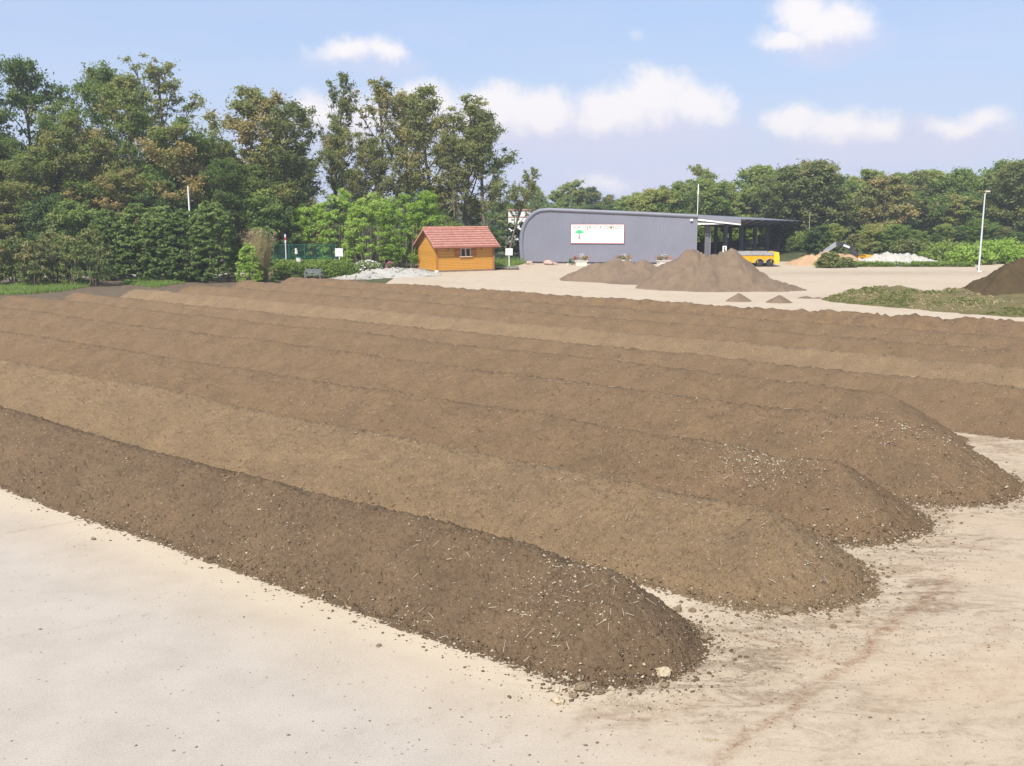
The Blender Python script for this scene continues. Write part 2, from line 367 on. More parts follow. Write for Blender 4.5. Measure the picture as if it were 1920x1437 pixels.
def build_yard():
    # fine sheet close by, coarse sheets round it: one object
    near = (-16.0, 6.0, 18.0, 34.0)
    xs = np.concatenate([np.arange(-60, -16, 4.0), np.arange(-16, 18, .11), np.arange(18, 62, 3.0)])
    ys = np.concatenate([np.arange(-12, 6, 3.0), np.arange(6, 34, .11), np.arange(34, 101, 1.0)])
    X, Y = np.meshgrid(xs, ys); fd = foot_dist(X, Y)
    u = X * U[0] + Y * U[1]; n = X * NN[0] + Y * NN[1]
    wob = fbm(X * 1.1, Y * 1.1, 31, 4) - .5
    pr = sstep(-7.3, -5.3, u + wob * 2.0)
    dirt = np.exp(-np.maximum(fd + wob * .5 - .02, 0) / .5) * (.25 + .75 * pr)
    dirt += pr * sstep(1.5, .3, fd) * .45
    dirt += sstep(-6.5, -4.0, u) * (1 - sstep(5.0, 9.5, u)) * .36 * sstep(8.0, 9.6, n + wob)
    for (nc, ua, H, R, _) in ROWS[:6]:                       # fans of spilt compost dragged off each row's end
        dirt += .8 * np.exp(-((n - nc - .45) / .62) ** 2) * np.exp(-np.maximum(u - ua - R, 0) / 1.3) * (u > ua)
    cream = sstep(.02, .12, fd + .1 * wob) * (1 - sstep(.3, .9, fd + wob * .6)) * (1 - pr * .55)
    track = np.zeros_like(X)
    def tr(pts, w, s=1.0):
        nonlocal track
        P = [G(*p) for p in pts]
        Xw = X + (vnoise(X * 1.7, Y * 1.7, 8) - .5) * .22; Yw = Y + (vnoise(X * 1.7, Y * 1.7, 9) - .5) * .22
        for a, b in zip(P[:-1], P[1:]): track = np.maximum(track, s * np.exp(-(seg_dist(Xw, Yw, a, b) / w) ** 2))
    tr([(1340, 1430), (1400, 1390), (1500, 1320), (1570, 1260), (1640, 1210), (1700, 1150), (1790, 1080)], .085, 1)
    tr([(1290, 1168), (1400, 1190), (1500, 1220), (1600, 1250)], .06, .8)
    tr([(1210, 1395), (1330, 1420), (1360, 1430)], .05, .5); tr([(930, 1385), (960, 1345)], .035, .5)
    tr([(1690, 1120), (1760, 1140), (1800, 1100)], .06, .7); tr([(1480, 1130), (1640, 1165), (1760, 1150)], .05, .4)
    tr([(1100, 1330), (1200, 1345), (1300, 1320)], .10, .6); tr([(1730, 1010), (1860, 1030)], .12, .6)
    tr([(-80, 1020), (75, 990), (160, 975)], .03, .75)
    tr([(1090, 1340), (1060, 1380)], .04, .5); tr([(0, 1200), (140, 1175), (300, 1150)], .02, .3); tr([(250, 1120), (330, 1105), (420, 1085)], .02, .35); tr([(560, 1437), (640, 1390), (760, 1350), (930, 1320)], .02, .3)
    tr([(1395, 1320), (1560, 1290), (1750, 1270), (1920, 1240)], .045, .35); tr([(1420, 1340), (1600, 1312), (1800, 1290), (1960, 1262)], .045, .3); tr([(1560, 1400), (1680, 1330), (1800, 1240), (1900, 1160)], .12, .35); tr([(1700, 1437), (1800, 1350), (1930, 1230)], .1, .3)
    tr([(1795, 815), (1920, 850)], .2, .5); tr([(1860, 905), (2000, 925)], .18, .4); tr([(1560, 1040), (1720, 1055)], .08, .4)
    grey = sstep(9.4, 6.6, n + (fbm(X * .4, Y * .4, 3, 2) - .5) * .8) * sstep(-.5, -5.5, u + wob)
    grey = np.clip(grey, 0, 1); warm = np.clip(sstep(.5, .62, fbm(X * .55 + Y * .2, Y * 1.3, 91, 4)) * sstep(-6.5, -3.5, u + wob), 0, 1)
    # far yard: greenish brown wheel grime across the lane at the right
    ff = np.exp(-((Y - 83) / 3.0) ** 2) * sstep(14, 24, X) * .75 + np.exp(-((Y - 62) / 1.5) ** 2) * sstep(12, 18, X) * .35
    dirt = np.clip(dirt + ff * (.5 + fbm(X * .3, Y * 2, 5)), 0, 1.2)
    Z = np.zeros_like(X)
    ny, nx = X.shape; idx = np.arange(ny * nx).reshape(ny, nx)
    cx_ = (X[:-1, :-1] + X[1:, 1:]) / 2; cy_ = (Y[:-1, :-1] + Y[1:, 1:]) / 2
    keep = ~((cx_ < -9) & (cy_ > 40 + .0 * cx_) & (cx_ < -9 - (cy_ < 64) * 7)) | (cy_ < 40)
    keep &= ~((cy_ > 72) & (cx_ < -11))
    F = np.stack([idx[:-1, :-1][keep], idx[:-1, 1:][keep], idx[1:, 1:][keep], idx[1:, :-1][keep]], 1)
    me = np_mesh('yard', np.stack([X, Y, Z], -1), F, MT['yard'], {'dirt': dirt.ravel(), 'cream': cream.ravel(), 'track': track.ravel(), 'grey': grey.ravel(), 'warm': warm.ravel()})
    o = add('concrete_yard', me); o['kind'] = 'structure'
build_yard()

# ------------------------------------------------------------------ windrows
ROCK_V = None
def rocks_mesh(P, S, seed, name, mat, flat=.6):
    """many 8-faced stones in one mesh"""
    rg = np.random.default_rng(seed); n = len(P)
    base = np.array([[1, 0, 0], [0, 1, 0], [-1, 0, 0], [0, -1, 0], [0, 0, 1], [0, 0, -1]], float)
    V = np.repeat(base[None], n, 0) * rg.uniform(.6, 1.25, (n, 6, 1)); V[:, :, 2] *= flat
    V[:, :, 0] *= rg.uniform(.7, 1.5, (n, 1))
    a = rg.uniform(0, 6.28, n); b = rg.uniform(-.5, .5, n); c, s = np.cos(a), np.sin(a)
    x = V[:, :, 0] * c[:, None] - V[:, :, 1] * s[:, None]; y = V[:, :, 0] * s[:, None] + V[:, :, 1] * c[:, None]; z = V[:, :, 2] + x * b[:, None]
    V = np.stack([x, y, z], -1) * np.asarray(S)[:, None, None] + np.asarray(P)[:, None, :]
    f = np.array([[0, 1, 4], [1, 2, 4], [2, 3, 4], [3, 0, 4], [1, 0, 5], [2, 1, 5], [3, 2, 5], [0, 3, 5]])
    F = (f[None] + (np.arange(n) * 6)[:, None, None]).reshape(-1, 3)
    return np_mesh(name, V.reshape(-1, 3), F, mat)

def row_height(i, u, t):
    nc, ua, H, R, _ = ROWS[i]; sd_ = 100 + i * 13
    w = (fbm(u * .22, u * 0 + i, sd_, 2) - .5) * .38; Hn = H * (1 + (fbm(u * .3, u * 0 + 5, sd_ + 3, 2) - .5) * .10)
    Rn = R * (1 + (fbm(u * .5 + t, t * .4, sd_ + 5, 3) - .5) * .12)
    if i == 0: Hn = Hn * (1 - .13 * np.exp(-((u - ua + .75) / .3) ** 2))
    if i == 2: Hn = Hn * (1 - .14 * np.exp(-((u - ua + 1.2) / .5) ** 2))
    du = np.maximum(0, np.maximum(u - ua, (U_LEFT + 1.2) - u)); tt = t - w
    Rn = Rn * (1 + (.42 if i == 0 else .15) * sstep(-.04, .04, tt) * sstep(-.2, -1.4, u - ua))
    r = np.sqrt(tt ** 2 + du ** 2 + .009); rr = r / Rn
    k = np.clip(1 - rr, -1, 1); h = Hn * (k + .03 * np.sin(np.clip(rr, 0, 1) * 3.14)) * 1.05
    # slightly spread foot
    h = np.where(rr > .88, Hn * .12 * np.exp(-(rr - .88) / .07) - .012, h) if True else h
    x = u * U[0] + (nc + t) * NN[0]; y = u * U[1] + (nc + t) * NN[1]
    body = sstep(1.12, .85, rr)
    lump = (fbm(x * 2.1, y * 2.1, sd_ + 7, 3) - .5) * .055 + (fbm(x * 6.5, y * 6.5, sd_ + 9, 4, .65) - .5) * .085
    rough = {9: .9, 8: .8, 7: .8}.get(i, 1.0)
    if i == 9: rough = rough * (1 + 2.2 * sstep(-19, -15.5, u)); h = h + .22 * sstep(-17, -15, u) * fbm(x * .9, y * .9, 71, 2) * body
    return h + lump * body * rough, rr, x, y

def build_row(i):
    nc, ua, H, R, mat = ROWS[i]
    def grade(lo, hi, k):
        out = [lo]
        while out[-1] < hi:
            p = RW(out[-1], nc); out.append(out[-1] + max(.03, k * math.hypot(*p)))
        return np.array(out)
    us = grade(U_LEFT - R * .7, ua + R * 1.2, .0026 if i < 4 else .0036)
    dc = np.mean([nc, nc * 1.2]); st = max(.032, (.0024 if i < 4 else .0031) * dc); ts = np.arange(-R * 1.2, R * 1.65 + st, st)
    Ug, Tg = np.meshgrid(us, ts, indexing='ij'); h, rr, X, Y = row_height(i, Ug, Tg)
    rg = np.random.default_rng(50 + i)
    jit = rg.normal(0, 1, h.shape) * .015 * (1 + dc / 40) * (rr < 1.05); h = h + jit
    idx = np.arange(h.size).reshape(h.shape); k = (h[:-1, :-1] > -.01) | (h[1:, 1:] > -.01) | (h[1:, :-1] > -.01) | (h[:-1, 1:] > -.01)
    F = np.stack([idx[:-1, :-1][k], idx[1:, :-1][k], idx[1:, 1:][k], idx[:-1, 1:][k]], 1)
    used = np.zeros(h.size, bool); used[F.ravel()] = True; re = np.cumsum(used) - 1
    V = np.stack([X, Y, np.maximum(h, -.03)], -1).reshape(-1, 3)[used]
    root = empty('compost_windrow', (*RW(ua, nc), 0))
    me = np_mesh('soil', V, re[F], MT[mat], smooth=True); o = add('soil', me, root, -np.array([*RW(ua, nc), 0]))
    # loose crumbs and chips on it
    def scatter(nn, size, m, nm, where):
        uu = []; t_ = []
        while len(uu) < nn:
            a = -abs(rg.exponential(11 + nc * .35, 4000)) + ua + R * .95; b = rg.uniform(-R * 1.1, R * .8, 4000)
            w = where(a, b, rg); a = a[w]; b = b[w]; uu += list(a); t_ += list(b)
        uu = np.array(uu[:nn]); t_ = np.array(t_[:nn]); hh, r2, x, y = row_height(i, uu, t_)
        ok = (hh > -.01) | (r2 > 1) & (r2 < 1.12); hh = np.maximum(hh, 0)[ok]; x, y, r2 = x[ok], y[ok], r2[ok]
        S = size * np.exp(np.clip(rg.normal(0, .5, len(x)), -1, .75)) * (1 + nc / 60)
        mesh = rocks_mesh(np.stack([x, y, hh - S * .05], 1), S, 900 + i, nm, m)
        c = add(nm, mesh, root, -np.array([*RW(ua, nc), 0])); c['kind'] = 'stuff'
    big = 1.0 if i < 4 else .45
    scatter(int(3800 * big), .0105, MT[mat], 'soil_crumbs', lambda a, b, g: (a > U_LEFT) & (g.random(len(a)) < .35 + .65 * sstep(.6, 1, np.abs(b) / R)))
    scatter(int(1300 * big), .0095, MT['chip'], 'pale_stones', lambda a, b, g: (a > U_LEFT) & (g.random(len(a)) < .10 + .9 * sstep(.75, 1, np.abs(b) / R) * (fbm(a * 1.1, b, 77 + i, 2) > .48)
            + .9 * (fbm(a * .9, b * 1.6, 44 + i, 2) > .64)))
    if i in (0, 2, 3):
        s0, sp, cnt, tb = {0: (ua - .45, .4, 420, -.25), 2: (ua - 1.35, .6, 900, -.15), 3: (ua - .5, .8, 500, 0)}[i]
        uu = rg.normal(s0, sp, cnt); t_ = rg.normal(tb, .42, cnt); uu = uu + rg.normal(0, .5, cnt) * (rg.random(cnt) < .3); hh, r2, x, y = row_height(i, uu, t_); S = .0105 * np.exp(np.clip(rg.normal(0, .5, cnt), -1, .7)) * (1 + nc / 50)
        c = add('stony_patch', rocks_mesh(np.stack([x, y, hh + S * .2], 1), S, 5, 'stony_patch', MT['chip']), root, -np.array([*RW(ua, nc), 0])); c['kind'] = 'stuff'
    if i < 4:                                                  # stones and crumbs rolled down to the foot, thinning out over the concrete
        for m_, nm, cnt, sz in ((MT['chip'], 'foot_stones', 900, .0105), (MT[mat], 'foot_crumbs', 3200, .011)):
            uu = ua + R * .6 - rg.exponential(9, cnt); off = rg.exponential(.16, cnt) * (rg.random(cnt) < .6) - rg.exponential(.10, cnt) * .8; t_ = -R * 1.0 - off
            if nm == 'foot_crumbs' or True:
                e = rg.random(cnt) < .38; an = rg.uniform(-1.5, 1.2, cnt); rr_ = R * 1.0 + off; uu = np.where(e, ua + rr_ * np.cos(an), uu); t_ = np.where(e, rr_ * np.sin(an), t_)
            hh, r2, x, y = row_height(i, uu, t_); S = sz * np.exp(np.clip(rg.normal(0, .55, cnt), -1.2, 1.0)) * (1 + nc / 60)
            c = add(nm, rocks_mesh(np.stack([x, y, np.maximum(hh, 0) + S * .1], 1), S, 300 + i, nm, m_), root, -np.array([*RW(ua, nc), 0])); c['kind'] = 'stuff'
    # straws and twigs
    nn = int(90 * big); uu = -rg.exponential(7, nn) + ua + R * .8; t_ = rg.uniform(-R, R * .5, nn); hh, r2, x, y = row_height(i, uu, t_)
    a = rg.uniform(0, 6.28, nn); l = rg.uniform(.02, .07, nn); dx = np.cos(a) * l; dy = np.sin(a) * l; w = .0028
    h0 = row_height(i, uu - (dx * U[0] + dy * U[1]), t_ - (dx * NN[0] + dy * NN[1]))[0] + .014; h1 = row_height(i, uu + (dx * U[0] + dy * U[1]), t_ + (dx * NN[0] + dy * NN[1]))[0] + .014
    px, py = -np.sin(a) * w, np.cos(a) * w
    V = np.stack([np.stack([x - dx - px, y - dy - py, h0], -1), np.stack([x + dx - px, y + dy - py, h1], -1), np.stack([x + dx, y + dy, h1 + w * 2], -1), np.stack([x - dx, y - dy, h0 + w * 2], -1),
                  np.stack([x - dx + px, y - dy + py, h0], -1), np.stack([x + dx + px, y + dy + py, h1], -1)], 1).reshape(-1, 3)
    b6 = np.arange(nn)[:, None] * 6; F = np.concatenate([b6 + np.array([0, 1, 2, 3]), b6 + np.array([3, 2, 5, 4])])
    c = add('straw', np_mesh('straw', V, F, MT['chip']), root, -np.array([*RW(ua, nc), 0])); c['kind'] = 'stuff'
    return root
RL = ['long grey brown compost windrow nearest the camera, beside the open concrete',
      'pale brown compost windrow second from the camera, ending in a broad smooth nose',
      'compost windrow third from the camera with a pale stony patch near its shorter end',
      'fourth compost windrow, its nose reaching furthest right over a bed of pale stones',
      'tall warm brown compost windrow merged behind the furthest reaching nose',
      'compost windrow behind the merged pair, running out of the picture past bare concrete',
      'pale compost windrow seventh from the camera',
      'reddish compost windrow eighth from the camera, with stony specks on its right end',
      'reddish compost windrow just before the straw flecked farthest one',
      'farthest compost windrow flecked with yellow straw, lumpy and dark at its right end']
for i in range(len(ROWS)):
    tag(build_row(i), RL[i], 'compost windrow', 'parallel compost windrows on the concrete yard')

def lump_obj(name, p, s, seed, mat, label, cat, group=None, flat=.7):
    import bmesh
    bm = bmesh.new(); bmesh.ops.create_icosphere(bm, subdivisions=3, radius=1); rnd = random.Random(seed); o3 = [rnd.uniform(0, 50) for _ in range(3)]
    from mathutils import noise as mn
    for v in bm.verts:
        q = v.co * 1.3 + Vector(o3); f = 1 + .45 * mn.noise(q) + .22 * mn.noise(q * 2.7) + .08 * mn.noise(q * 7)
        v.co = Vector((v.co.x * f * 1.2, v.co.y * f, v.co.z * f * flat)) * s
    me = bpy.data.meshes.new(name); bm.to_mesh(me); bm.free(); me.materials.append(mat)
    o = bpy.data.objects.new(name, me); link(o); o.location = (p[0], p[1], (p[2] if len(p) > 2 else 0) + s * flat * .55); o.rotation_euler = (0, 0, seed * 1.7)
    tag(o, label, cat, group); return o
GC = 'loose clods at the feet of the windrows'
for k, (px, py, s, mt, lb) in enumerate([(1046, 1296, .05, 'claylump', 'cream clay clod at the near corner of the nearest windrow'),
        (1095, 1293, .085, 'clod', 'big brown clod lying at the foot of the nearest windrow'), (1075, 1306, .05, 'clod', 'small brown clod between the cream clod and the big brown clod'),
        (1124, 1300, .05, 'clod', 'small clod just right of the big brown clod'), (1243, 1268, .085, 'claylump', 'large tan clod alone at the right front of the nearest windrow'),
        (1246, 1287, .045, 'clod', 'small clod in front of the large tan clod'), (1047, 1318, .055, 'claylump', 'pale crumbling clod on the concrete below the cream clod'),
        (1200, 1296, .04, 'clod', 'low dark clod half way to the large tan clod'), (1146, 1294, .035, 'claylump', 'tiny cream clod at the windrow foot'),
        (1271, 1145, .055, 'clod', 'flat clod on bare strip between the first two windrow noses'), (1298, 1147, .045, 'clod', 'second clod to the right on the bare strip between noses'),
        (1310, 1180, .05, 'clod', 'clod just behind the nose of the nearest windrow'), (1325, 1198, .065, 'clod', 'flat pinkish clod off the right tip of the nearest windrow'),
        (1475, 1150, .09, 'clod', 'round stone clod on the front foot of the second windrow'), (1562, 1177, .04, 'clod', 'lone clod on pale concrete before the second windrow'),
        (1622, 1094, .05, 'clod', 'clod beside the right flank of the second windrow'), (710, 1212, .03, 'clod', 'small dark clod on the concrete before the nearest windrow'),
        (175, 1012, .035, 'clod', 'small dark crumb of soil on the concrete at far left foreground')]):
    g = G(px, py)
    ur = g[:2] @ U; nr = g[:2] @ NN; zz = 0
    for i in range(3):
        hh = row_height(i, np.array([ur]), np.array([nr - ROWS[i][0]])); zz = max(zz, float(hh[0][0]) if abs(nr - ROWS[i][0]) < 2 else 0)
    lump_obj('soil_clod', (g[0], g[1], zz * .8), s, k + 3, MT[mt], lb, 'clod', GC)
# yellow and cream crushed patches in front of the first windrow's nose, crumbs on the concrete
rg = np.random.default_rng(8)
def crumbs(name, centres, size, mat, label, seed):
    P = []
    for (px, py, n, sx, sy) in centres:
        g = G(px, py); P.append(np.stack([g[0] + rg.normal(0, sx, n), g[1] + rg.normal(0, sy, n), np.full(n, .002)], 1))
    P = np.concatenate(P); S = size * np.exp(rg.normal(0, .45, len(P)))
    f = foot_dist(P[:, 0], P[:, 1]) > -.05; o = add(name, rocks_mesh(P[f], S[f], seed, name, mat)); o['kind'] = 'stuff'; o['label'] = label
crumbs('crushed_clay', [(1160, 1315, 160, .09, .07), (1205, 1325, 150, .1, .05), (1225, 1333, 80, .1, .03), (1275, 1303, 40, .06, .03), (1050, 1318, 60, .08, .05), (1330, 1388, 25, .05, .02)], .009, MT['claylump'], 'crushed cream clay crumbs in front of the nearest windrow', 2)
crumbs('spilt_soil', [(1300, 1250, 500, .9, .5), (1400, 1200, 500, 1.0, .3), (1600, 1200, 500, 1.6, .6), (1750, 1050, 500, 1.5, .8), (1500, 1330, 300, 2, .8), (1850, 930, 300, 1.5, .7), (1700, 1180, 300, 1.8, 1.2), (500, 1250, 160, 3, 1.8), (1000, 1380, 150, 2, .6)], .0085, MT['clod'], 'spilt compost crumbs strewn over the concrete', 3)

# ------------------------------------------------------------------ heaps
def heap(name, cones, mat, label, cat='heap', step=.12, amp=.12, seed=1, group=None, slope_noise=1.0, stuff=None):
    """cones: (x, y, height, radius_x, radius_y)"""
    cs = np.array(cones); x0 = (cs[:, 0] - cs[:, 3]).min() - .4; x1 = (cs[:, 0] + cs[:, 3]).max() + .4; y0 = (cs[:, 1] - cs[:, 4]).min() - .4; y1 = (cs[:, 1] + cs[:, 4]).max() + .4
    X, Y = np.meshgrid(np.arange(x0, x1, step), np.arange(y0, y1, step)); wx = X + (fbm(X * .8, Y * .8, seed, 3) - .5) * 1.1 * slope_noise; wy = Y + (fbm(X * .8, Y * .8, seed + 7, 3) - .5) * 1.1 * slope_noise
    H = np.full(X.shape, -.2)
    for (a, b, h, rx, ry) in cones:
        r = np.sqrt(((wx - a) / rx) ** 2 + ((wy - b) / ry) ** 2 + .004); H = np.maximum(H, h * (1 - r) * 1.05)
    body = sstep(-.1, .25, H); H = H + (fbm(X * 4.3, Y * 1.2, seed + 17, 4, .65) - .5) * amp * 1.1 * body + ((fbm(X * 2, Y * 2, seed + 11, 4) - .5) * amp * 2 + (fbm(X * 7, Y * 7, seed + 13, 2) - .5) * amp) * body
    k = (H[:-1, :-1] > -.02) | (H[1:, 1:] > -.02); idx = np.arange(H.size).reshape(H.shape)
    F = np.stack([idx[:-1, :-1][k], idx[:-1, 1:][k], idx[1:, 1:][k], idx[1:, :-1][k]], 1); used = np.zeros(H.size, bool); used[F.ravel()] = True; re = np.cumsum(used) - 1
    c0 = np.array([cs[0, 0], cs[0, 1], 0]); V = np.stack([X, Y, np.maximum(H, -.04)], -1).reshape(-1, 3)[used] - c0
    o = add(name, np_mesh(name, V, re[F], mat, smooth=True), loc=c0); tag(o, label, cat, group)
    return o
def GX(px, py): g = G(px, py); return g[0], g[1]
def cone_at(px, ytop, Y, rx, ry): x = AT(px, Y); return (x, Y, ZT(ytop, Y), rx, ry)
GH = 'brown heaps on the yard in front of the grey hall'
heap('compost_heap', [cone_at(1150, 484, 75, 3.0, 2.6), cone_at(1205, 486, 74.5, 3.0, 2.6), cone_at(1118, 492, 75.5, 2.6, 2.4), cone_at(1175, 486, 75, 2.6, 2.4), cone_at(1188, 520, 73, 2.4, 2.2)], MT['heap'], 'low flat topped brown heap in front of the grey wall, left of the twin peaks', seed=3, amp=.06, group=GH)
heap('compost_heap', [cone_at(1293, 467, 68.5, 3.7, 3.2), cone_at(1372, 467, 68, 3.3, 3.2), cone_at(1352, 471, 68, 3.2, 3.0), cone_at(1333, 475, 68, 3.0, 3.0), cone_at(1412, 510, 67.4, 3.0, 2.4), cone_at(1320, 488, 68, 3.4, 3.4), cone_at(1455, 535, 66.5, 1.9, 1.2)], MT['heap'], 'large twin peaked brown heap standing in the middle of the yard', seed=9, amp=.2, group=GH)
for (px, Y, w, h, lb) in ((1386, 58.6, .78, .46, 'small brown cone of soil before the twin peaked heap, the left one'), (1461, 57.8, .78, .44, 'small brown cone of soil before the twin peaked heap, right one'),
                      (1512, 60.5, .5, .14, 'tiny flattened dump of soil right of the two small cones'), (1534, 60.2, .35, .10, 'faintest low dump of soil at the end of the small cones')):
    heap('soil_cone', [(AT(px, Y), Y, h, w, w * .8)], MT['heap'], lb, 'soil pile', step=.05, amp=.02, seed=int(px), group='small cones of soil on the yard', slope_noise=.15)
heap('dark_compost_heap', [(33.2, 63, 3.1, 5.8, 3.6), (31.6, 62, 1.9, 3.9, 2.6), (37, 65, 2.8, 6, 4)], MT['heap_dark'], 'tall dark brown compost heap cut off by the right edge', step=.12, amp=.2, seed=21)
gw = [(AT(1650, 59), 59, .8, 3.2, 3.0), (AT(1720, 57), 57, .75, 3.4, 3.2), (AT(1790, 57), 57, .85, 3.2, 3.0), (AT(1850, 54), 54, .5, 3.6, 2.6), (AT(1910, 53), 53, .5, 3.6, 3.0), (AT(1960, 57), 57, .6, 4, 4), (AT(1690, 60), 60, .8, 3, 2.6)]
heap('green_waste_heap', gw, MT['green_waste'], 'low spread heap of green garden waste beside the dark heap', step=.1, amp=.13, seed=31)
heap('sand_heap', [(AT(1515, 95), 95, 1.0, 2.4, 2), (AT(1545, 94.5), 94.5, 1.3, 2.2, 2), (AT(1585, 94), 94, 1.0, 2.0, 2), (AT(1562, 94), 94, 1.25, 2.0, 2)], MT['sand'], 'orange sand heap under the excavator arm', amp=.1, seed=41)
heap('rubble_heap', [(AT(px, 94), 94, hh, 1.7, 1.8) for px, hh in ((1605, .62), (1622, .66), (1645, 1.05), (1660, 1.18), (1677, 1.14), (1694, 1.17), (1710, 1.08), (1728, .85), (1742, .55))], MT['rubble'], 'white rubble heap in front of the right hand wood', amp=.16, seed=43)
# white gravel mound by the hut
def gravel():
    cs = [(AT(720, 80), 80, .55, 3.0, 2.6), (AT(770, 80.5), 80.5, .5, 2.4, 2.2), (AT(670, 77.5), 77.5, .32, 2.0, 1.6), (AT(745, 81), 81, .6, 2.2, 2)]
    r = heap('white_gravel_mound', cs, MT['rubble'], 'mound of white stones left of the wooden hut', step=.15, amp=.1, seed=61)
    P = []
    for (x, y, h, rx, ry) in cs:
        n = 380; a = rg.uniform(0, 6.28, n); q = np.sqrt(rg.random(n)); P.append(np.stack([x + np.cos(a) * q * rx, y + np.sin(a) * q * ry, h * (1 - q) * .95], 1))
    P = np.concatenate(P); S = .11 * np.exp(rg.normal(0, .35, len(P)))
    o = add('white_stones', rocks_mesh(P - np.array(r.location), S, 6, 'white_stones', MT['rubble']), r); o['kind'] = 'stuff'
gravel()

# ------------------------------------------------------------------ verges and paths
def blob_sheet(name, pts, z, mat, n=6, jit=.3, seed=0, label=None):
    rnd = random.Random(seed); out = []
    for a, b in zip(pts, pts[1:] + pts[:1]):
        for k in range(n):
            t = k / n; out.append((a[0] + (b[0] - a[0]) * t + rnd.uniform(-jit, jit), a[1] + (b[1] - a[1]) * t + rnd.uniform(-jit, jit)))
    return sheet(name, out, z, mat, 'structure', label)
blob_sheet('border_soil', [(-42, 56), (-19, 57), (-17, 67), (-11, 74), (-11.2, 82), (-40, 84)], -.004, MT['earth'], seed=2)
sheet('service_road', [(-60, 70), (-32, 77.5), (-20, 80.5), (-14, 82.5), (-14, 84.5), (-20, 83.5), (-32, 80.5), (-60, 73.5)], .02, MT['road'])
grass_m, nt_, b_ = newmat('mown_grass'); nt_.links.new(ramp(nt_, nnoise(nt_, 3, 5, .7), [(.3, (.09, .14, .03)), (.7, (.16, .23, .05))]), b_.inputs['Base Color']); b_.inputs['Roughness'].default_value = 1
MT['grass'] = grass_m
def grass_patch(name, pts, label, h=.12, dens=90, seed=1, mat=None, z=.004):
    """blades of grass as one stuff object on an own thin sod"""
    poly = np.array(pts); r = np.random.default_rng(seed); lo = poly.min(0); hi = poly.max(0); n = int((hi - lo).prod() * dens)
    p = r.uniform(lo, hi, (n, 2)); ins = np.zeros(n, bool); j = len(poly) - 1
    for i in range(len(poly)):
        xi, yi = poly[i]; xj, yj = poly[j]
        ins ^= ((yi > p[:, 1]) != (yj > p[:, 1])) & (p[:, 0] < (xj - xi) * (p[:, 1] - yi) / (yj - yi + 1e-9) + xi); j = i
    p = p[ins]; n = len(p); a = r.uniform(0, 6.28, n); w = r.uniform(.02, .05, n); hh = h * r.uniform(.5, 1.4, n) * (.5 + fbm(p[:, 0] * .7, p[:, 1] * .7, seed, 2))
    dx, dy = np.cos(a) * w, np.sin(a) * w; lx, ly = r.normal(0, .35, (2, n)) * hh
    V = np.stack([np.stack([p[:, 0] - dx, p[:, 1] - dy, np.full(n, z)], 1), np.stack([p[:, 0] + dx, p[:, 1] + dy, np.full(n, z)], 1), np.stack([p[:, 0] + lx, p[:, 1] + ly, z + hh], 1)], 1).reshape(-1, 3)
    F = np.arange(n * 3).reshape(-1, 3); o = add(name, np_mesh(name, V, F, mat or MT['leaf_grass'], {'tint': np.repeat(r.random(n) * .5 + .25, 3)})); o['kind'] = 'stuff'; o['label'] = label
    return o
MT['leaf_mid'] = leafmat('fresh_green_leaves', [(.05, (.15, .22, .05)), (.5, (.23, .32, .07)), (1.0, (.32, .38, .11))], .4)
MT['leaf_grass'] = leafmat('grass_blades', [(.1, (.11, .18, .04)), (.5, (.18, .27, .06)), (.9, (.25, .33, .1))], .35)
MT['leaf_dry'] = leafmat('dry_stalks', [(.1, (.34, .30, .15)), (.6, (.55, .42, .27)), (.9, (.62, .50, .35))], .35)
MT['leaf_locust'] = leafmat('locust_leaves', [(.05, (0.125, 0.186, 0.054)), (.35, (0.179, 0.245, 0.069)), (.6, (0.244, 0.283, 0.086)), (.8, (0.320, 0.302, 0.113)), (1.0, (0.456, 0.335, 0.149))], .42)
MT['leaf_olive'] = leafmat('olive_leaves', [(.05, (0.161, 0.191, 0.066)), (.4, (0.244, 0.265, 0.092)), (.7, (0.308, 0.309, 0.119)), (1.0, (0.431, 0.342, 0.154))], .42)
MT['leaf_wood'] = leafmat('broad_leaves', [(.05, (0.119, 0.191, 0.054)), (.4, (0.196, 0.277, 0.076)), (.7, (0.298, 0.361, 0.101)), (1.0, (0.431, 0.399, 0.143))], .42)
MT['leaf_dark'] = leafmat('dark_leaves', [(.05, (0.065, 0.116, 0.043)), (.5, (0.119, 0.183, 0.062)), (1.0, (0.203, 0.245, 0.084))], .35)
MT['leaf_bright'] = leafmat('bright_leaves', [(.05, (.22, .34, .05)), (.5, (.32, .46, .08)), (1.0, (.42, .52, .14))], .42)
MT['leaf_shrub'] = leafmat('shrub_leaves', [(.05, (0.101, 0.148, 0.050)), (.5, (0.173, 0.218, 0.072)), (.8, (0.250, 0.258, 0.101)), (1.0, (0.367, 0.270, 0.131))], .35)
MT['bark'] = plain('grey_bark', (.15, .12, .09), .9, .35, scale=4)
MT['bark_pale'] = plain('pale_bark', (.27, .23, .18), .9, .3, scale=4)
MT['petal_white'] = plain('white_petals', (.75, .73, .68), .7, .1); MT['petal_red'] = plain('red_petals', (.62, .06, .06), .7, .2)
MT['petal_pink'] = plain('pink_petals', (.62, .12, .32), .7, .2); MT['petal_orange'] = plain('orange_petals', (.65, .2, .08), .7, .2)

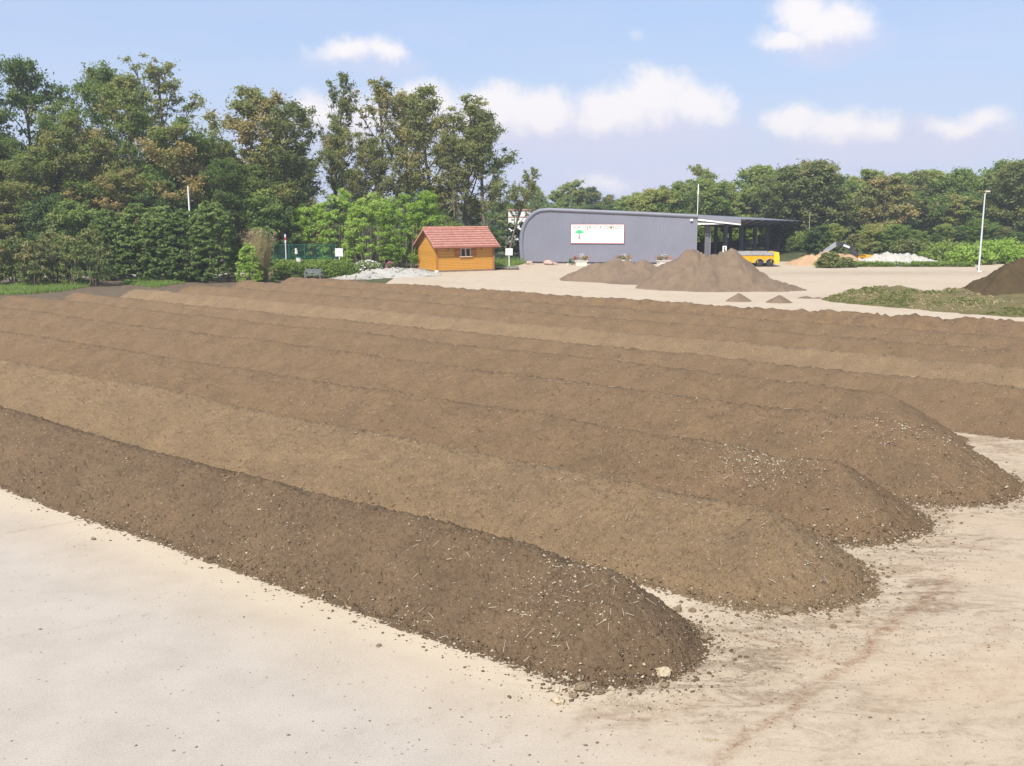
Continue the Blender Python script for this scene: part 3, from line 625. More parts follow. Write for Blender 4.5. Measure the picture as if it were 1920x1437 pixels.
# ------------------------------------------------------------------ plants
def leaves(C, S, n, size, r, flat=.55, tint=None, asp=.5, up=.5, droop=0, soft=None):
    """C clump centres, S clump radii; returns leaf quads and their tint"""
    k = len(C); cc = np.repeat(C, n, 0); ss = np.repeat(S, n)
    d = r.normal(0, 1, (k * n, 3)); d /= np.linalg.norm(d, axis=1)[:, None] + 1e-9; rad = np.abs(r.normal(0, soft, k * n)) + .12 if soft else r.random(k * n) ** .55
    p = cc + d * (rad * ss)[:, None] * np.array([1, 1, flat]); p[:, 2] -= droop * (rad * ss) ** 2
    nrm = r.normal(0, 1, (k * n, 3)) + d * .5; nrm[:, 2] = np.abs(nrm[:, 2]) + up; nrm /= np.linalg.norm(nrm, axis=1)[:, None]
    t = np.cross(nrm, r.normal(0, 1, (k * n, 3))); t /= np.linalg.norm(t, axis=1)[:, None] + 1e-9; b = np.cross(nrm, t)
    l = (size * r.uniform(.6, 1.4, k * n))[:, None]
    V = np.stack([p - t * l, p - b * l * asp, p + t * l, p + b * l * asp], 1).reshape(-1, 3); F = np.arange(k * n * 4).reshape(-1, 4)
    tn = (np.repeat(r.uniform(.15, .75, k) if tint is None else tint, n) + r.normal(0, .09, k * n)); return V, F, np.repeat(np.clip(tn, 0, 1), 4)
def tubes(segs, n=5):
    V = []; F = []
    for (p, q, r0, r1) in segs:
        p = np.asarray(p, float); q = np.asarray(q, float); d = q - p; d = d / (np.linalg.norm(d) + 1e-9)
        u = np.cross(d, [0, 0, 1.0] if abs(d[2]) < .9 else [1.0, 0, 0]); u /= np.linalg.norm(u); v = np.cross(d, u); b = len(V)
        for c, rr in ((p, r0), (q, r1)):
            for i in range(n): a = 2 * math.pi * i / n; V.append(c + (u * math.cos(a) + v * math.sin(a)) * rr)
        for i in range(n): F.append((b + i, b + (i + 1) % n, b + n + (i + 1) % n, b + n + i))
    return np.array(V), np.array(F)
def limb(p, d, L, r0, r1, rnd, k=4, bend=.18, lift=.1):
    """a bent tapering branch as a chain of tube segments"""
    p = np.array(p, float); d = np.array(d, float); out = []; pts = [p.copy()]
    for i in range(k):
        d = d / np.linalg.norm(d) + np.array([rnd.uniform(-bend, bend), rnd.uniform(-bend, bend), lift]); d /= np.linalg.norm(d)
        q = p + d * L / k; ra = r0 + (r1 - r0) * i / k; rb = r0 + (r1 - r0) * (i + 1) / k; out.append((p, q, ra, rb)); p = q; pts.append(p.copy())
    return out, pts, d
def tree_proto(seed, H, style):
    """returns wood and crown meshes of a tree of height H; styles: locust (open, ascending, tufts in tiers), wood (full), sparse"""
    rnd = random.Random(seed); r = np.random.default_rng(seed); segs = []; C = []; S = []; T = []
    st = {'locust': dict(limbs=19, base=.24, up=.8, spread=.25, sub=7, cs=.058, n=78, leaf=.0100, top=.95, rust=.12),
          'sparse': dict(limbs=15, base=.34, up=1.5, spread=.22, sub=6, cs=.036, n=44, leaf=.0088, top=.97, rust=.30),
          'wood': dict(limbs=24, base=.06, up=.5, spread=.27, sub=6, cs=.070, n=72, leaf=.0168, top=.93, rust=.07),
          'oak': dict(limbs=22, base=.12, up=.6, spread=.28, sub=6, cs=.058, n=64, leaf=.0155, top=.9, rust=.12)}[style]
    tr, pts, d = limb((0, 0, -.1), (rnd.uniform(-.08, .08), rnd.uniform(-.08, .08), 1), H * st['top'], .017 * H, .004 * H, rnd, 7, .07, .14); segs += tr
    base_t = r.uniform(.2, .6)
    for j in range(st['limbs']):
        f = st['base'] + (1 - st['base']) * (j + rnd.random()) / st['limbs'] * .97; z = f * (len(pts) - 1); i = min(int(z), len(pts) - 2); p = pts[i] + (pts[i + 1] - pts[i]) * (z - i)
        a = j * 2.4 + rnd.uniform(-.6, .6); prof = math.sin(min(1, (1 - f) * 1.6 + .16) * 1.57) * (.75 + .25 * math.sin(f * 3.1))
        L = H * st['spread'] * prof * rnd.uniform(.7, 1.25); up = st['up'] * rnd.uniform(.6, 1.3)
        lb, lp, ld = limb(p, (math.cos(a), math.sin(a), up), L * math.sqrt(1 + .5 * up * up), .0065 * H * (1.15 - f), .0014 * H, rnd, 4, .22, .10 if style != 'sparse' else .2); segs += lb
        tip_t = np.clip(base_t + rnd.uniform(-.22, .22) + (rnd.random() < st['rust']) * rnd.uniform(.2, .5), 0, 1)
        for k in range(1, 5):
            if rnd.random() < .25 and k < 3: continue
            C.append(lp[k] + r.normal(0, .018 * H, 3)); S.append(st['cs'] * H * rnd.uniform(.6, 1.15) * (.65 + .35 * prof)); T.append(tip_t)
        for q in range(st['sub']):
            kk = rnd.choice([1, 2, 2, 3, 3]); a2 = a + rnd.choice([-1, 1]) * rnd.uniform(.5, 1.4)
            sb, sp, _ = limb(lp[kk], (math.cos(a2), math.sin(a2), up * .6 + rnd.uniform(-.1, .4)), L * rnd.uniform(.3, .6), .002 * H, .0007 * H, rnd, 2, .25, .12); segs += sb
            C.append(sp[2]); S.append(st['cs'] * H * rnd.uniform(.5, .95)); T.append(np.clip(tip_t + rnd.uniform(-.12, .12), 0, 1))
            if rnd.random() < .5: C.append(sp[1]); S.append(st['cs'] * H * rnd.uniform(.4, .7)); T.append(tip_t)
    C.append(pts[-1]); S.append(st['cs'] * H * .8); T.append(base_t)
    V, F = tubes(segs); LV, LF, LT = leaves(np.array(C), np.array(S), st['n'], st['leaf'] * H * (10 / H) ** .35, r, .62 if style != 'wood' else .8, np.array(T), .42, .15, 0, .62)
    k_ = H / np.quantile(LV[:, 2], .998); V = V * k_; LV = LV * k_
    return V, F, LV, LF, LT
PROTO = {}
def proto(kind, seed, H, mat, bark='bark'):
    key = (kind, seed, mat)
    if key not in PROTO:
        V, F, LV, LF, LT = tree_proto(seed, H, kind)
        PROTO[key] = (np_mesh('trunk', V, F, MT[bark], smooth=True), np_mesh('crown', LV, LF, MT[mat], {'tint': LT}), H)
    return PROTO[key]
def place_tree(key, x, y, h, wide=1.0, rz=0.0, name='locust_tree', label='', group=None, cat='tree', z=0):
    tm, cm, H = proto(*key); r = empty(name, (x, y, z), rz); s = h / H; r.scale = (s * wide, s * wide, s)
    link(bpy.data.objects.new('trunk', tm), r); link(bpy.data.objects.new('crown', cm), r); tag(r, label, cat, group); return r
LOC = [('locust', s, 16.0, 'leaf_locust') for s in (11, 12, 13, 14, 15)]; SPA = [('sparse', s, 16.0, 'leaf_olive') for s in (21, 22, 23)]
LOC2 = [('locust', s, 16.0, 'leaf_olive') for s in (31, 32, 33)]; WD = [('wood', s, 11.0, 'leaf_wood') for s in (41, 42, 43, 44)]; OAK = [('oak', s, 11.0, 'leaf_wood') for s in (51, 52)]
WDO = [('wood', s, 11.0, 'leaf_olive') for s in (61, 62)]; DK = [('wood', s, 11.0, 'leaf_dark') for s in (71, 72)]

GL = 'tall locust trees along the left of the yard'
# (column, top row, depth, prototype, widening, label)
hero = [(8, 172, 92, LOC[1], 1.0, 'tall locust tree at the far left edge of the wood', 0),
        (80, 112, 94, LOC[0], .88, 'highest locust at far left with tiered tufts standing clear of the wood', 0),
        (150, 212, 90, LOC[3], .95, 'lower rusty tinged locust filling the dip between two high crowns', 0),
        (206, 122, 95, LOC[2], .82, 'high round headed locust, second of the high crowns from the left', 0),
        (266, 148, 92, LOC[4], .85, 'dark pointed locust just right of the round headed high crown', 0),
        (336, 110, 96, SPA[0], 1.05, 'tall locust with an open brownish umbrella top above the pole', 0),
        (350, 225, 88, LOC[1], 1.15, 'broad green locust under the brownish umbrella top', 0),
        (452, 162, 93, LOC2[0], 1.1, 'spreading brown green locust with bare twigs on its left', 0),
        (538, 190, 92, LOC2[1], 1.05, 'rounded rusty locust right of the bare twigs', 0),
        (408, 262, 90, LOC[3], 1.1, 'low locust crown filling the gap of sky over the conifer hedge', 0),
        (628, 138, 100, SPA[1], .8, 'slim leaning locust with a feathery tip, highest above the bamboo', .06),
        (700, 150, 101, SPA[2], 1.05, 'bare stemmed thin locust with visible branches above the bamboo', .03),
        (655, 232, 98, LOC2[2], .75, 'thin locust with leafy stem below the feathery tip', 0),
        (765, 172, 102, SPA[0], .95, 'thin locust whose trunk shows against the bright sky behind the bamboo', 0),
        (822, 166, 101, LOC2[0], .95, 'full headed olive locust left of the last big one', 0),
        (872, 178, 100, SPA[1], 1.3, 'tall olive locust directly behind the wooden hut', 0),
        (912, 200, 99, LOC2[1], .98, 'last big locust of the wood, its branches reaching right over open sky', .03),
        (860, 250, 98, SPA[2], 1.2, 'many stemmed locust behind the hut roof', 0),
        (725, 260, 99, LOC2[0], .9, 'olive locust half way up between the bare stemmed trees', 0),
        (950, 308, 99, SPA[1], 1.0, 'small crooked locust leaning right beside the curved end of the hall', .26)]
for k, (px, py, Y, key, w, lb, lean) in enumerate(hero):
    h = ZT(py, Y); t = place_tree(key, AT(px, Y), Y, h * 1.0, w, k * 1.37, 'locust_tree', lb, GL); t.rotation_euler = (0, lean, k * 1.37) if not lean else (0, lean, 0)
rnd = random.Random(77)
MARKS = [(-40, 'cut by the left picture edge'), (15, 'under the far left tip'), (45, 'left of the two tiered tufts'), (78, 'below the tiered tufts of the highest locust'), (115, 'above the loose olive shrub'), (150, 'below the rusty dip'), (185, 'left of the round headed crown'),
         (213, 'above the left end of the conifer row'), (240, 'over the second conifer'), (270, 'below the dark pointed crown'), (300, 'over the middle conifer'), (335, 'below the brownish umbrella top'), (362, 'right behind the white pole'), (400, 'over the highest conifer'), (430, 'under the bare twigs'),
         (462, 'behind the yellow green shrub'), (490, 'behind the dry plume grass'), (520, 'over the left end of the green fence'), (548, 'behind the red topped post'), (580, 'over the left bamboo'), (612, 'behind the feathery shrub'), (640, 'under the slim feathery tip'), (675, 'over the white box sign'), (705, 'behind the middle bamboo'), (740, 'over the pink flowers'),
         (775, 'over the left gable of the hut'), (805, 'over the window of the hut'), (840, 'over the middle of the hut roof'), (870, 'behind the hut roof'), (905, 'over the right end of the hut'), (935, 'right beside the hut'), (960, 'behind the white post sign'), (985, 'at the curved end of the hall'), (1010, 'over the left curve of the hall roof'), (1040, 'over the highest part of the hall roof'),
         (1075, 'over the tree emblem of the hall sign'), (1105, 'over the left half of the hall sign'), (1140, 'over the right half of the hall sign'), (1175, 'right of the hall sign'), (1210, 'over the low flat heap'), (1240, 'over the last planter'), (1270, 'left of the roof mast'), (1303, 'at the roof mast'), (1330, 'over the first shed column'), (1360, 'over the second shed column'),
         (1388, 'over the end of the roof fascia'), (1412, 'over the yellow trailer'), (1440, 'over the last shed columns'), (1470, 'over the tail of the trailer'), (1500, 'at the tip of the canopy'), (1530, 'over the left foot of the sand heap'), (1560, 'over the excavator boom'), (1590, 'over the excavator cab'), (1620, 'over the left end of the rubble'),
         (1650, 'over the middle of the rubble'), (1680, 'over the crest of the rubble'), (1710, 'over the right end of the rubble'), (1740, 'over the low bush by the rubble'), (1775, 'left of the bright bushes'), (1805, 'left of the lamp post'), (1835, 'behind the lamp post'), (1862, 'just right of the lamp post'), (1890, 'over the dark heap'), (1925, 'at the right picture edge'), (1975, 'beyond the right picture edge'), (2040, 'far beyond the right picture edge')]
USED = {}
def lab(base, px, top=None):
    m = min(MARKS, key=lambda q: abs(q[0] - px))[1]; l = base + ' ' + m; k = USED.get(l, 0); USED[l] = k + 1
    return l if k == 0 else ['smaller ', 'thinner ', 'darker ', 'hindmost '][min(k - 1, 3)] + l
fill_lb = 'mid height green locust inside the dense left hand wood'
for k in range(40):
    px = -60 + k * 24 + rnd.uniform(-9, 9)
    if 560 < px < 800 and k % 2: continue
    Y = rnd.uniform(86.5, 104) if px < 545 else rnd.uniform(99, 108); py = (250 if px < 560 else 325) + rnd.uniform(-12, 70)
    place_tree(rnd.choice(LOC + LOC2[:1]), AT(px, Y), Y, ZT(py, Y), rnd.uniform(1.0, 1.3), rnd.uniform(0, 6), 'locust_tree', lab('mid height green locust', px), GL)
for k in range(26):
    px = -40 + k * 38 + rnd.uniform(-12, 12); Y = rnd.uniform(85.5, 90) if px < 520 else rnd.uniform(97, 102); py = rnd.uniform(330, 400) if px < 520 else rnd.uniform(385, 425)
    if px > 955: continue
    place_tree(rnd.choice(WDO + WD[:2] + DK), AT(px, Y), Y, ZT(py, Y), rnd.uniform(1.1, 1.5), rnd.uniform(0, 6), 'understory_tree', lab('low bushy tree', px), 'bushy trees under the locusts')
for k in range(22):
    px = -80 + k * 50 + rnd.uniform(-15, 15); Y = rnd.uniform(108, 122); py = (270 if px < 560 else 395) + rnd.uniform(0, 60)
    place_tree(rnd.choice(LOC), AT(px, Y), Y, ZT(py, Y), 1.4, rnd.uniform(0, 6), 'locust_tree', lab('half hidden locust', px), GL)

# right hand wood
GR = 'trees of the wood behind the hall and the yard'
tops = [(1000, 352), (1040, 358), (1075, 338), (1105, 352), (1140, 366), (1175, 368), (1205, 362), (1240, 350), (1270, 342), (1303, 311), (1330, 338), (1360, 345), (1388, 352), (1412, 312), (1440, 330), (1470, 318), (1500, 304), (1535, 308), (1572, 336),
        (1600, 340), (1640, 318), (1668, 326), (1705, 322), (1735, 320), (1770, 335), (1800, 318), (1830, 322), (1860, 318), (1890, 303), (1925, 312), (1965, 306), (2010, 315)]
desc = {1075: 'dark round oak rising above the hall roof at its left part', 1303: 'slim tree with a rounded tip exactly behind the thin roof mast', 1412: 'narrow knotty tree left of the large pale poplar crown', 1500: 'large pale green crown, widest of the right hand wood',
        1535: 'right half of the pale green crown above the open shed', 1640: 'grey green tree with a domed top above the excavator arm', 1735: 'tree with spiky upright shoots above the white rubble heap', 1800: 'pointed dark tree left of the lamp post',
        1890: 'reddish tinged tree highest at the right edge of the wood', 1000: 'small tree beside the crooked locust'}
for k, (px, py) in enumerate(tops):
    far = px < 1230; Y = 175 + rnd.uniform(-8, 8) if far else rnd.uniform(134, 142); key = rnd.choice(WD + OAK + WDO)
    place_tree(key, AT(px, Y), Y, ZT(py, Y), rnd.uniform(.75, 1.3) * (.95 if far else 1.0), rnd.uniform(0, 6), 'woodland_tree', desc.get(px, lab('distant skyline tree' if far else 'bushy skyline tree', px)), GR)
for (px, py, Y, w, lb) in ((1470, 312, 128, 1.35, 'left shoulder of the large pale green crown'), (1520, 303, 129, 1.45, 'broadest pale green dome above the open shed'), (1895, 304, 127, 1.1, 'olive tree standing tall right of the lamp post'), (1650, 330, 126, 1.3, 'olive dome above the rubble heap')):
    place_tree(WDO[px % 2], AT(px, Y), Y, ZT(py, Y), w, px, 'woodland_tree', lb, GR)
for k in range(34):
    px = 1190 + k * 26 + rnd.uniform(-8, 8); Y = rnd.uniform(131, 136) + (10 if 1290 < px < 1465 else 0); py = rnd.uniform(355, 395)
    place_tree(rnd.choice(WD + WDO + OAK), AT(px, Y), Y, ZT(py, Y), rnd.uniform(1.25, 1.6), rnd.uniform(0, 6), 'woodland_tree', lab('mid height woodland tree', px), GR)
for k in range(26):
    px = 1440 + k * 22 + rnd.uniform(-8, 8); Y = rnd.uniform(108, 112) + (6 if px < 1500 else 0) + (12 if px < 1470 else 0); py = rnd.uniform(410, 445)
    place_tree(rnd.choice(WD[:2] + DK + WDO[:1]), AT(px, Y), Y, ZT(py, Y), rnd.uniform(1.2, 1.6), rnd.uniform(0, 6), 'understory_tree', lab('dark low tree', px), 'dark low trees along the right hand wood')
for k in range(16):
    px = 930 + k * 26; Y = 165 + rnd.uniform(-4, 4)
    place_tree(rnd.choice(WD + DK), AT(px, Y), Y, ZT(rnd.uniform(375, 392), Y), 1.6, rnd.uniform(0, 6), 'woodland_tree', lab('low far tree', px), GR)

# shrubs ------------------------------------------------------------
def shrub(name, x, y, h, rx, ry, mat, label, cat='shrub', group=None, seed=1, clumps=90, n=90, leaf=.07, form='round', flat=.6, asp=.5, stems=5, flowers=None, droop=0, cs=.22, z=0):
    r = np.random.default_rng(seed); rd = random.Random(seed); C = []; S = []; T = []
    for k in range(clumps):
        a = r.uniform(0, 6.283); u = r.random()
        if form == 'round': zz = .12 + .86 * u; pr = math.sqrt(max(.04, 1 - ((zz - .42) / .6) ** 2))
        elif form == 'cone': zz = .05 + .93 * u; pr = (1 - zz * .62) * (1 if zz < .8 else (1 - zz) * 4 + .12)
        elif form == 'column': zz = .04 + .95 * u; pr = 1 - .28 * zz ** 2 - (.5 * max(0, zz - .85) / .15 if zz > .85 else 0)
        elif form == 'mound': zz = .1 + .85 * u; pr = math.sqrt(max(.03, 1 - zz * zz))
        elif form == 'box': zz = .06 + .9 * u; pr = 1
        q = pr * (r.uniform(.55, 1.0) ** .5) * r.uniform(.82, 1.12)
        if form == 'box': C.append((r.uniform(-1, 1) * rx, r.uniform(-1, 1) * ry, zz * h))
        else: C.append((math.cos(a) * q * rx, math.sin(a) * q * ry, zz * h * r.uniform(.93, 1.07)))
        S.append(cs * min(rx, ry, h) * r.uniform(.7, 1.4)); T.append(np.clip(.35 + .3 * u + r.normal(0, .13), 0, 1))
    V, F, TN = leaves(np.array(C), np.array(S), int(n * .74), leaf * 1.14, r, flat, np.array(T), asp, .4, droop)
    root = empty(name, (x, y, z)); add('foliage', np_mesh('foliage', V, F, MT[mat], {'tint': TN}), root)
    segs = []
    for k in range(stems):
        a = k * 2.4; l, p, _ = limb((math.cos(a) * rx * .12, math.sin(a) * ry * .12, -.05), (math.cos(a) * .5 * rx / h, math.sin(a) * .5 * ry / h, 1), h * .8, .03 * h ** .5, .008, rd, 4, .12, .05); segs += l
    if segs: V, F = tubes(segs); add('stems', np_mesh('stems', V, F, MT['bark']), root)
    if flowers:
        fm, cnt, fs = flowers; a = r.uniform(0, 6.28, cnt); u = r.random(cnt); q = np.sqrt(np.clip(1 - u * u, 0, 1)) * 1.02
        P = np.stack([np.cos(a) * q * rx, np.sin(a) * q * ry, (.1 + .95 * u) * h], 1)
        o = add('blossoms', rocks_mesh(P, fs * np.exp(r.normal(0, .3, cnt)), seed, 'blossoms', MT[fm]), root); o['kind'] = 'stuff'
    tag(root, label, cat, group); return root
GHG = 'dense clipped conifers in a row along the road'
MT['leaf_dark2'] = leafmat('conifer_sprays', [(.05, (.115, .175, .055)), (.5, (.20, .275, .085)), (.85, (.30, .37, .12)), (1.0, (.35, .41, .15))], .38)
for k, (px, py, Y, w, lb) in enumerate([(213, 397, 75.5, 1.5, 'conifer at the left end of the dense row, a little spiky on top'), (262, 388, 75, 1.5, 'second dense conifer from the left in the hedge row'), (308, 388, 74.5, 1.45, 'third dense conifer, middle of the hedge row'),
        (350, 398, 74.2, 1.4, 'dense conifer just left of the white pole'), (403, 384, 73.6, 1.75, 'highest conifer at the right end of the row, right of the white pole')]):
    shrub('hedge_conifer', AT(px, Y), Y, ZT(py, Y), w, 1.6, 'leaf_dark2', lb, 'conifer', GHG, 200 + k, 300, 70, .09, 'column', .42, .55, 2, cs=.15)
GS = 'young shrubs on the left border'
for k, (px, py, Y, w, f, lb) in enumerate([(-10, 452, 70, 1.3, 'round', 'shrub cut by the left edge of the picture'), (28, 440, 71, 1.4, 'round', 'dark round shrub at far left over the bright grass'), (68, 452, 69.5, .95, 'round', 'thin shrub with a bare forked stem over the bright grass'),
        (105, 430, 71.5, 1.3, 'round', 'loose olive shrub, third from the left edge'), (140, 445, 70.5, 1.05, 'cone', 'slender brownish shrub between two larger ones'), (178, 432, 69.6, 1.35, 'round', 'large dark shrub at the left foot of the conifer row')]):
    shrub('border_shrub', AT(px, Y), Y, ZT(py, Y), w, 1.1, 'leaf_shrub', lb, 'shrub', GS, 300 + k, 85, 75, .075, f, .6, .5, 6, cs=.26)
shrub('golden_shrub', AT(472, 72), 71.5, ZT(455, 71.5), 1.05, .9, 'leaf_bright', 'bright yellow green shrub at the right end of the conifer row', seed=320, clumps=130, n=80, leaf=.05, form='cone', cs=.2)
shrub('low_dark_shrub', AT(505, 72.5), 72.5, 1.1, .7, .6, 'leaf_shrub', 'small dark shrub at the right foot of the bright yellow green one', seed=321, clumps=40, n=60, leaf=.06)
def plume_grass():
    r = np.random.default_rng(5); n = 1700; x0, y0 = AT(489, 73.5), 73.5; root = empty('plume_grass', (x0, y0, 0)); a = r.uniform(0, 6.28, n); q = r.random(n) ** .5
    p = np.stack([np.cos(a) * q * .55, np.sin(a) * q * .5, np.zeros(n)], 1); hh = r.uniform(1.5, 4.0, n) * (1 - .12 * q); out = np.stack([np.cos(a) * q ** 1.4 * 1.35 * hh / 3.2, np.sin(a) * q * .9, hh], 1)
    out[:, :2] += r.normal(0, .15, (n, 2)); w = .013; t = np.stack([-np.sin(a), np.cos(a), a * 0], 1) * w; mid = p + (out - p) * np.array([.35, .35, .6])
    V = np.stack([p - t, p + t, mid + t, mid - t, out], 1).reshape(-1, 3); b = np.arange(n)[:, None] * 5; F = np.concatenate([b + [0, 1, 2], b + [0, 2, 3], b + [3, 2, 4]])
    o = add('stalks', np_mesh('stalks', V, F, MT['leaf_dry'], {'tint': np.repeat(r.random(n) * .6 + .1, 5)}), root); o['kind'] = 'stuff'
    V, F, T = leaves(out[::3], np.full(len(out[::3]), .12), 8, .05, r, 2.0, None, .25, -.3); o = add('plumes', np_mesh('plumes', V, F, MT['leaf_dry'], {'tint': T}), root); o['kind'] = 'stuff'
    tag(root, 'tall pinkish dry plume grass behind the yellow green shrub', 'ornamental grass')
plume_grass()
# bamboo
GB = 'bright bamboo clumps behind the garden'
for k, (px, py, Y, w, lb) in enumerate([(585, 385, 91, 1.9, 'left end of the bright bamboo thicket, partly behind the fence'), (640, 362, 90, 2.2, 'tall bamboo clump second from left'), (700, 368, 88, 2.3, 'bamboo clump in the middle of the thicket, above the white flowers'),
        (755, 366, 88.5, 2.2, 'bamboo clump left behind the hut'), (800, 366, 89, 1.7, 'bamboo clump at right end arching over the hut roof')]):
    h = ZT(py, Y); r_ = shrub('bamboo_clump', AT(px, Y), Y, h, w, 1.9, 'leaf_bright', lb, 'bamboo', GB, 400 + k, 150, 90, .13, 'round', .5, .24, 0, droop=.1, cs=.2)
    rr = random.Random(k); seg = []
    for q in range(46): a = rr.uniform(0, 6.28); l = rr.uniform(.1, 1) * w * .8; seg.append(((math.cos(a) * l * .8, math.sin(a) * l * .7, 0), (math.cos(a) * l * 1.15, math.sin(a) * l, h * .6), .028, .016))
    V, F = tubes(seg, 4); o = add('canes', np_mesh('canes', V, F, MT['bark_pale']), r_); o['kind'] = 'stuff'
shrub('feathery_shrub', AT(600, 93), 90.5, ZT(425, 90), 2.4, 1.5, 'leaf_olive', 'brownish green feathery shrub standing in front of the left bamboo, over the fence', seed=410, clumps=120, n=80, leaf=.1, form='mound')
for k, (px, py, Y, w, lb) in enumerate([(545, 492, 77, 1.5, 'low green spreading juniper left of the grey bench'), (595, 490, 77.5, 1.5, 'low green spreading juniper behind the grey bench'), (642, 492, 78, 1.3, 'low green spreading juniper right of the bench')]):
    shrub('spreading_juniper', AT(px, Y), Y, ZT(py, Y), w, 1.1, 'leaf_mid', lb, 'shrub', 'low junipers round the bench', 420 + k, 110, 80, .06, 'mound', cs=.3, stems=3)
shrub('clipped_hedge', AT(588, 83), 83, 1.12, 3.2, .45, 'leaf_mid', 'long low clipped hedge under the green fence', 'hedge', seed=430, clumps=420, n=60, leaf=.055, form='box', cs=.35, stems=6)
for k, (px, Y, w, h, lb) in enumerate([(655, 79, .8, .8, 'white flowering shrub next to the junipers'), (690, 82, 1.35, 1.05, 'larger white flowering shrub behind the white gravel mound')]):
    shrub('white_flower_shrub', AT(px, Y), Y, h, w, .8, 'leaf_mid', lb, 'flowering shrub', 'white flowering shrubs', 440 + k, 60, 60, .05, 'mound', cs=.3, stems=3, flowers=('petal_white', 230, .055))
shrub('pink_flowers', AT(738, 84), 82, .95, .42, .4, 'leaf_mid', 'red and pink flowers in front of the bamboo', 'flowers', seed=450, clumps=24, n=50, leaf=.05, form='round', cs=.35, flowers=('petal_pink', 110, .05), stems=3)
for k, (px, py, Y, w, m, lb) in enumerate([(1552, 474, 90, 1.05, 'leaf_olive', 'brownish bush in front of the orange sand heap'), (1583, 484, 90.5, .8, 'leaf_shrub', 'small bush at the right of the brownish one'), (1775, 458, 97, 2.6, 'leaf_mid', 'green bush left of the lamp post, right of the rubble'),
        (1815, 462, 95, 2.0, 'leaf_bright', 'bright green bush just left of the lamp post'), (1862, 452, 97, 2.6, 'leaf_bright', 'bright green bush right behind the lamp post'), (1900, 470, 96, 1.6, 'leaf_bright', 'bright green bush partly behind the dark heap'),
        (1700, 452, 106, 2.2, 'leaf_olive', 'pale olive bush behind the white rubble heap'), (1640, 478, 104, 2.0, 'leaf_dark', 'dark bush behind the left of the rubble heap'), (1735, 480, 99, 1.6, 'leaf_shrub', 'low bush at the right end of the rubble heap')]):
    shrub('yard_bush', AT(px, Y), Y, ZT(py, Y), w, w * .7, m, lb, 'bush', 'bushes along the right hand wood', 460 + k, 110, 80, .1, 'mound' if k < 2 else 'round', cs=.28)
shrub('clipped_hedge', AT(1670, 92), 91.6, .42, 7.0, .4, 'leaf_mid', 'long knee high hedge along the back edge of the yard', 'hedge', seed=481, clumps=460, n=40, leaf=.06, form='box', cs=.6, stems=6)
for k, (px, Y, h, w) in enumerate([(1312, 133, 3.6, 2.0), (1338, 134, 4.0, 2.1), (1362, 133, 3.6, 2.0), (1388, 134, 4.0, 2.1), (1412, 135, 3.7, 2.0), (1438, 138, 4.0, 2.2), (1478, 135, 3.0, 2.4), (1500, 122, 2.2, 1.9), (1525, 120, 2.2, 1.9)]):
    shrub('back_bush', AT(px, Y), Y, h * 1.0, w, 1.6, 'leaf_mid' if k < 6 else 'leaf_wood', lab('leafy bush seen through the shed' if k < 6 else 'low leafy bush right of the shed', px), 'bush', 'bushes behind the open shed', 560 + k, 90, 70, .14, 'round', cs=.3)
grass_patch('bright_grass', [GX(-60, 556), GX(60, 552), GX(120, 546), GX(180, 536), GX(150, 528), GX(60, 532), GX(-60, 536)], 'bright green grass beyond the left ends of the windrows', .16, 260, 2)
grass_patch('dark_grass', [GX(230, 533), GX(290, 540), GX(380, 524), GX(395, 515), GX(330, 517), GX(240, 524)], 'patch of darker grass under the conifer row', .16, 260, 3)
def waste():
    hp = [o for o in bpy.data.objects if o.name.startswith('green_waste_heap')][0]; r = np.random.default_rng(9); n = len(hp.data.vertices); co = np.empty(n * 3); hp.data.vertices.foreach_get('co', co); co = co.reshape(-1, 3)
    co = co[co[:, 2] > .03]; wx = co[:, 0] + hp.location.x; wy = co[:, 1] + hp.location.y
    for nm, mat, cut, cnt, lf in (('fresh_cuttings', 'leaf_olive', (fbm(wx * .45, wy * .45, 4, 3) + .10 * sstep(27, 21, wx) > .55), 2200, .07), ('withered_cuttings', 'leaf_dry', (fbm(wx * .6, wy * .6, 14, 3) > .5), 1500, .07)):
        c = co[cut]; c = c[r.integers(0, len(c), cnt)]; V, F, T = leaves(c + [0, 0, .02], np.full(cnt, .12), 7, lf, r, .5, r.uniform(.05, .5, cnt), .3)
        o = add(nm, np_mesh(nm, V, F, MT[mat], {'tint': T}), hp); o['kind'] = 'stuff'
waste()
grass_patch('verge_grass', [(AT(930, 88), 87), (AT(990, 96), 97), (AT(900, 96), 97), (AT(870, 90), 90)], 'rough grass between the hut and the hall', .5, 60, 6)
grass_patch('meadow', [(-62, 74), (-35, 80.5), (-14, 85), (-14, 92), (-62, 92)], 'rough grass between the road and the left hand wood', .5, 25, 7)

# ------------------------------------------------------------------ wooden hut
MT['wood_wall'] = None
def wood_mat(name, col, var=.12):
    m, nt, b = newmat(name); mp = nt.nodes.new('ShaderNodeMapping'); mp.inputs['Scale'].default_value = (1.2, 1.2, 22); nt.links.new(objc(nt), mp.inputs[0])
    oi = nt.nodes.new('ShaderNodeObjectInfo'); g = nnoise(nt, 2.2, 5, .7, mp.outputs[0])
    lo = tuple(c * (1 - var * 1.5) for c in col); hi = tuple(min(1, c * (1 + var)) for c in col)
    c = ramp(nt, g, [(.3, lo), (.7, hi)]); c = mixc(nt, 1.0, c, ramp(nt, oi.outputs['Random'], [(0, (.9, .9, .9)), (1, (1.06, 1.06, 1.06))]), 'MULTIPLY')
    nt.links.new(c, b.inputs['Base Color']); b.inputs['Roughness'].default_value = .5; return m
MT['wood_wall'] = wood_mat('honey_stained_wood', (.60, .30, .055)); MT['wood_dark'] = wood_mat('brown_stained_wood', (.27, .105, .03)); MT['shutter'] = wood_mat('shutter_wood', (.42, .16, .04))
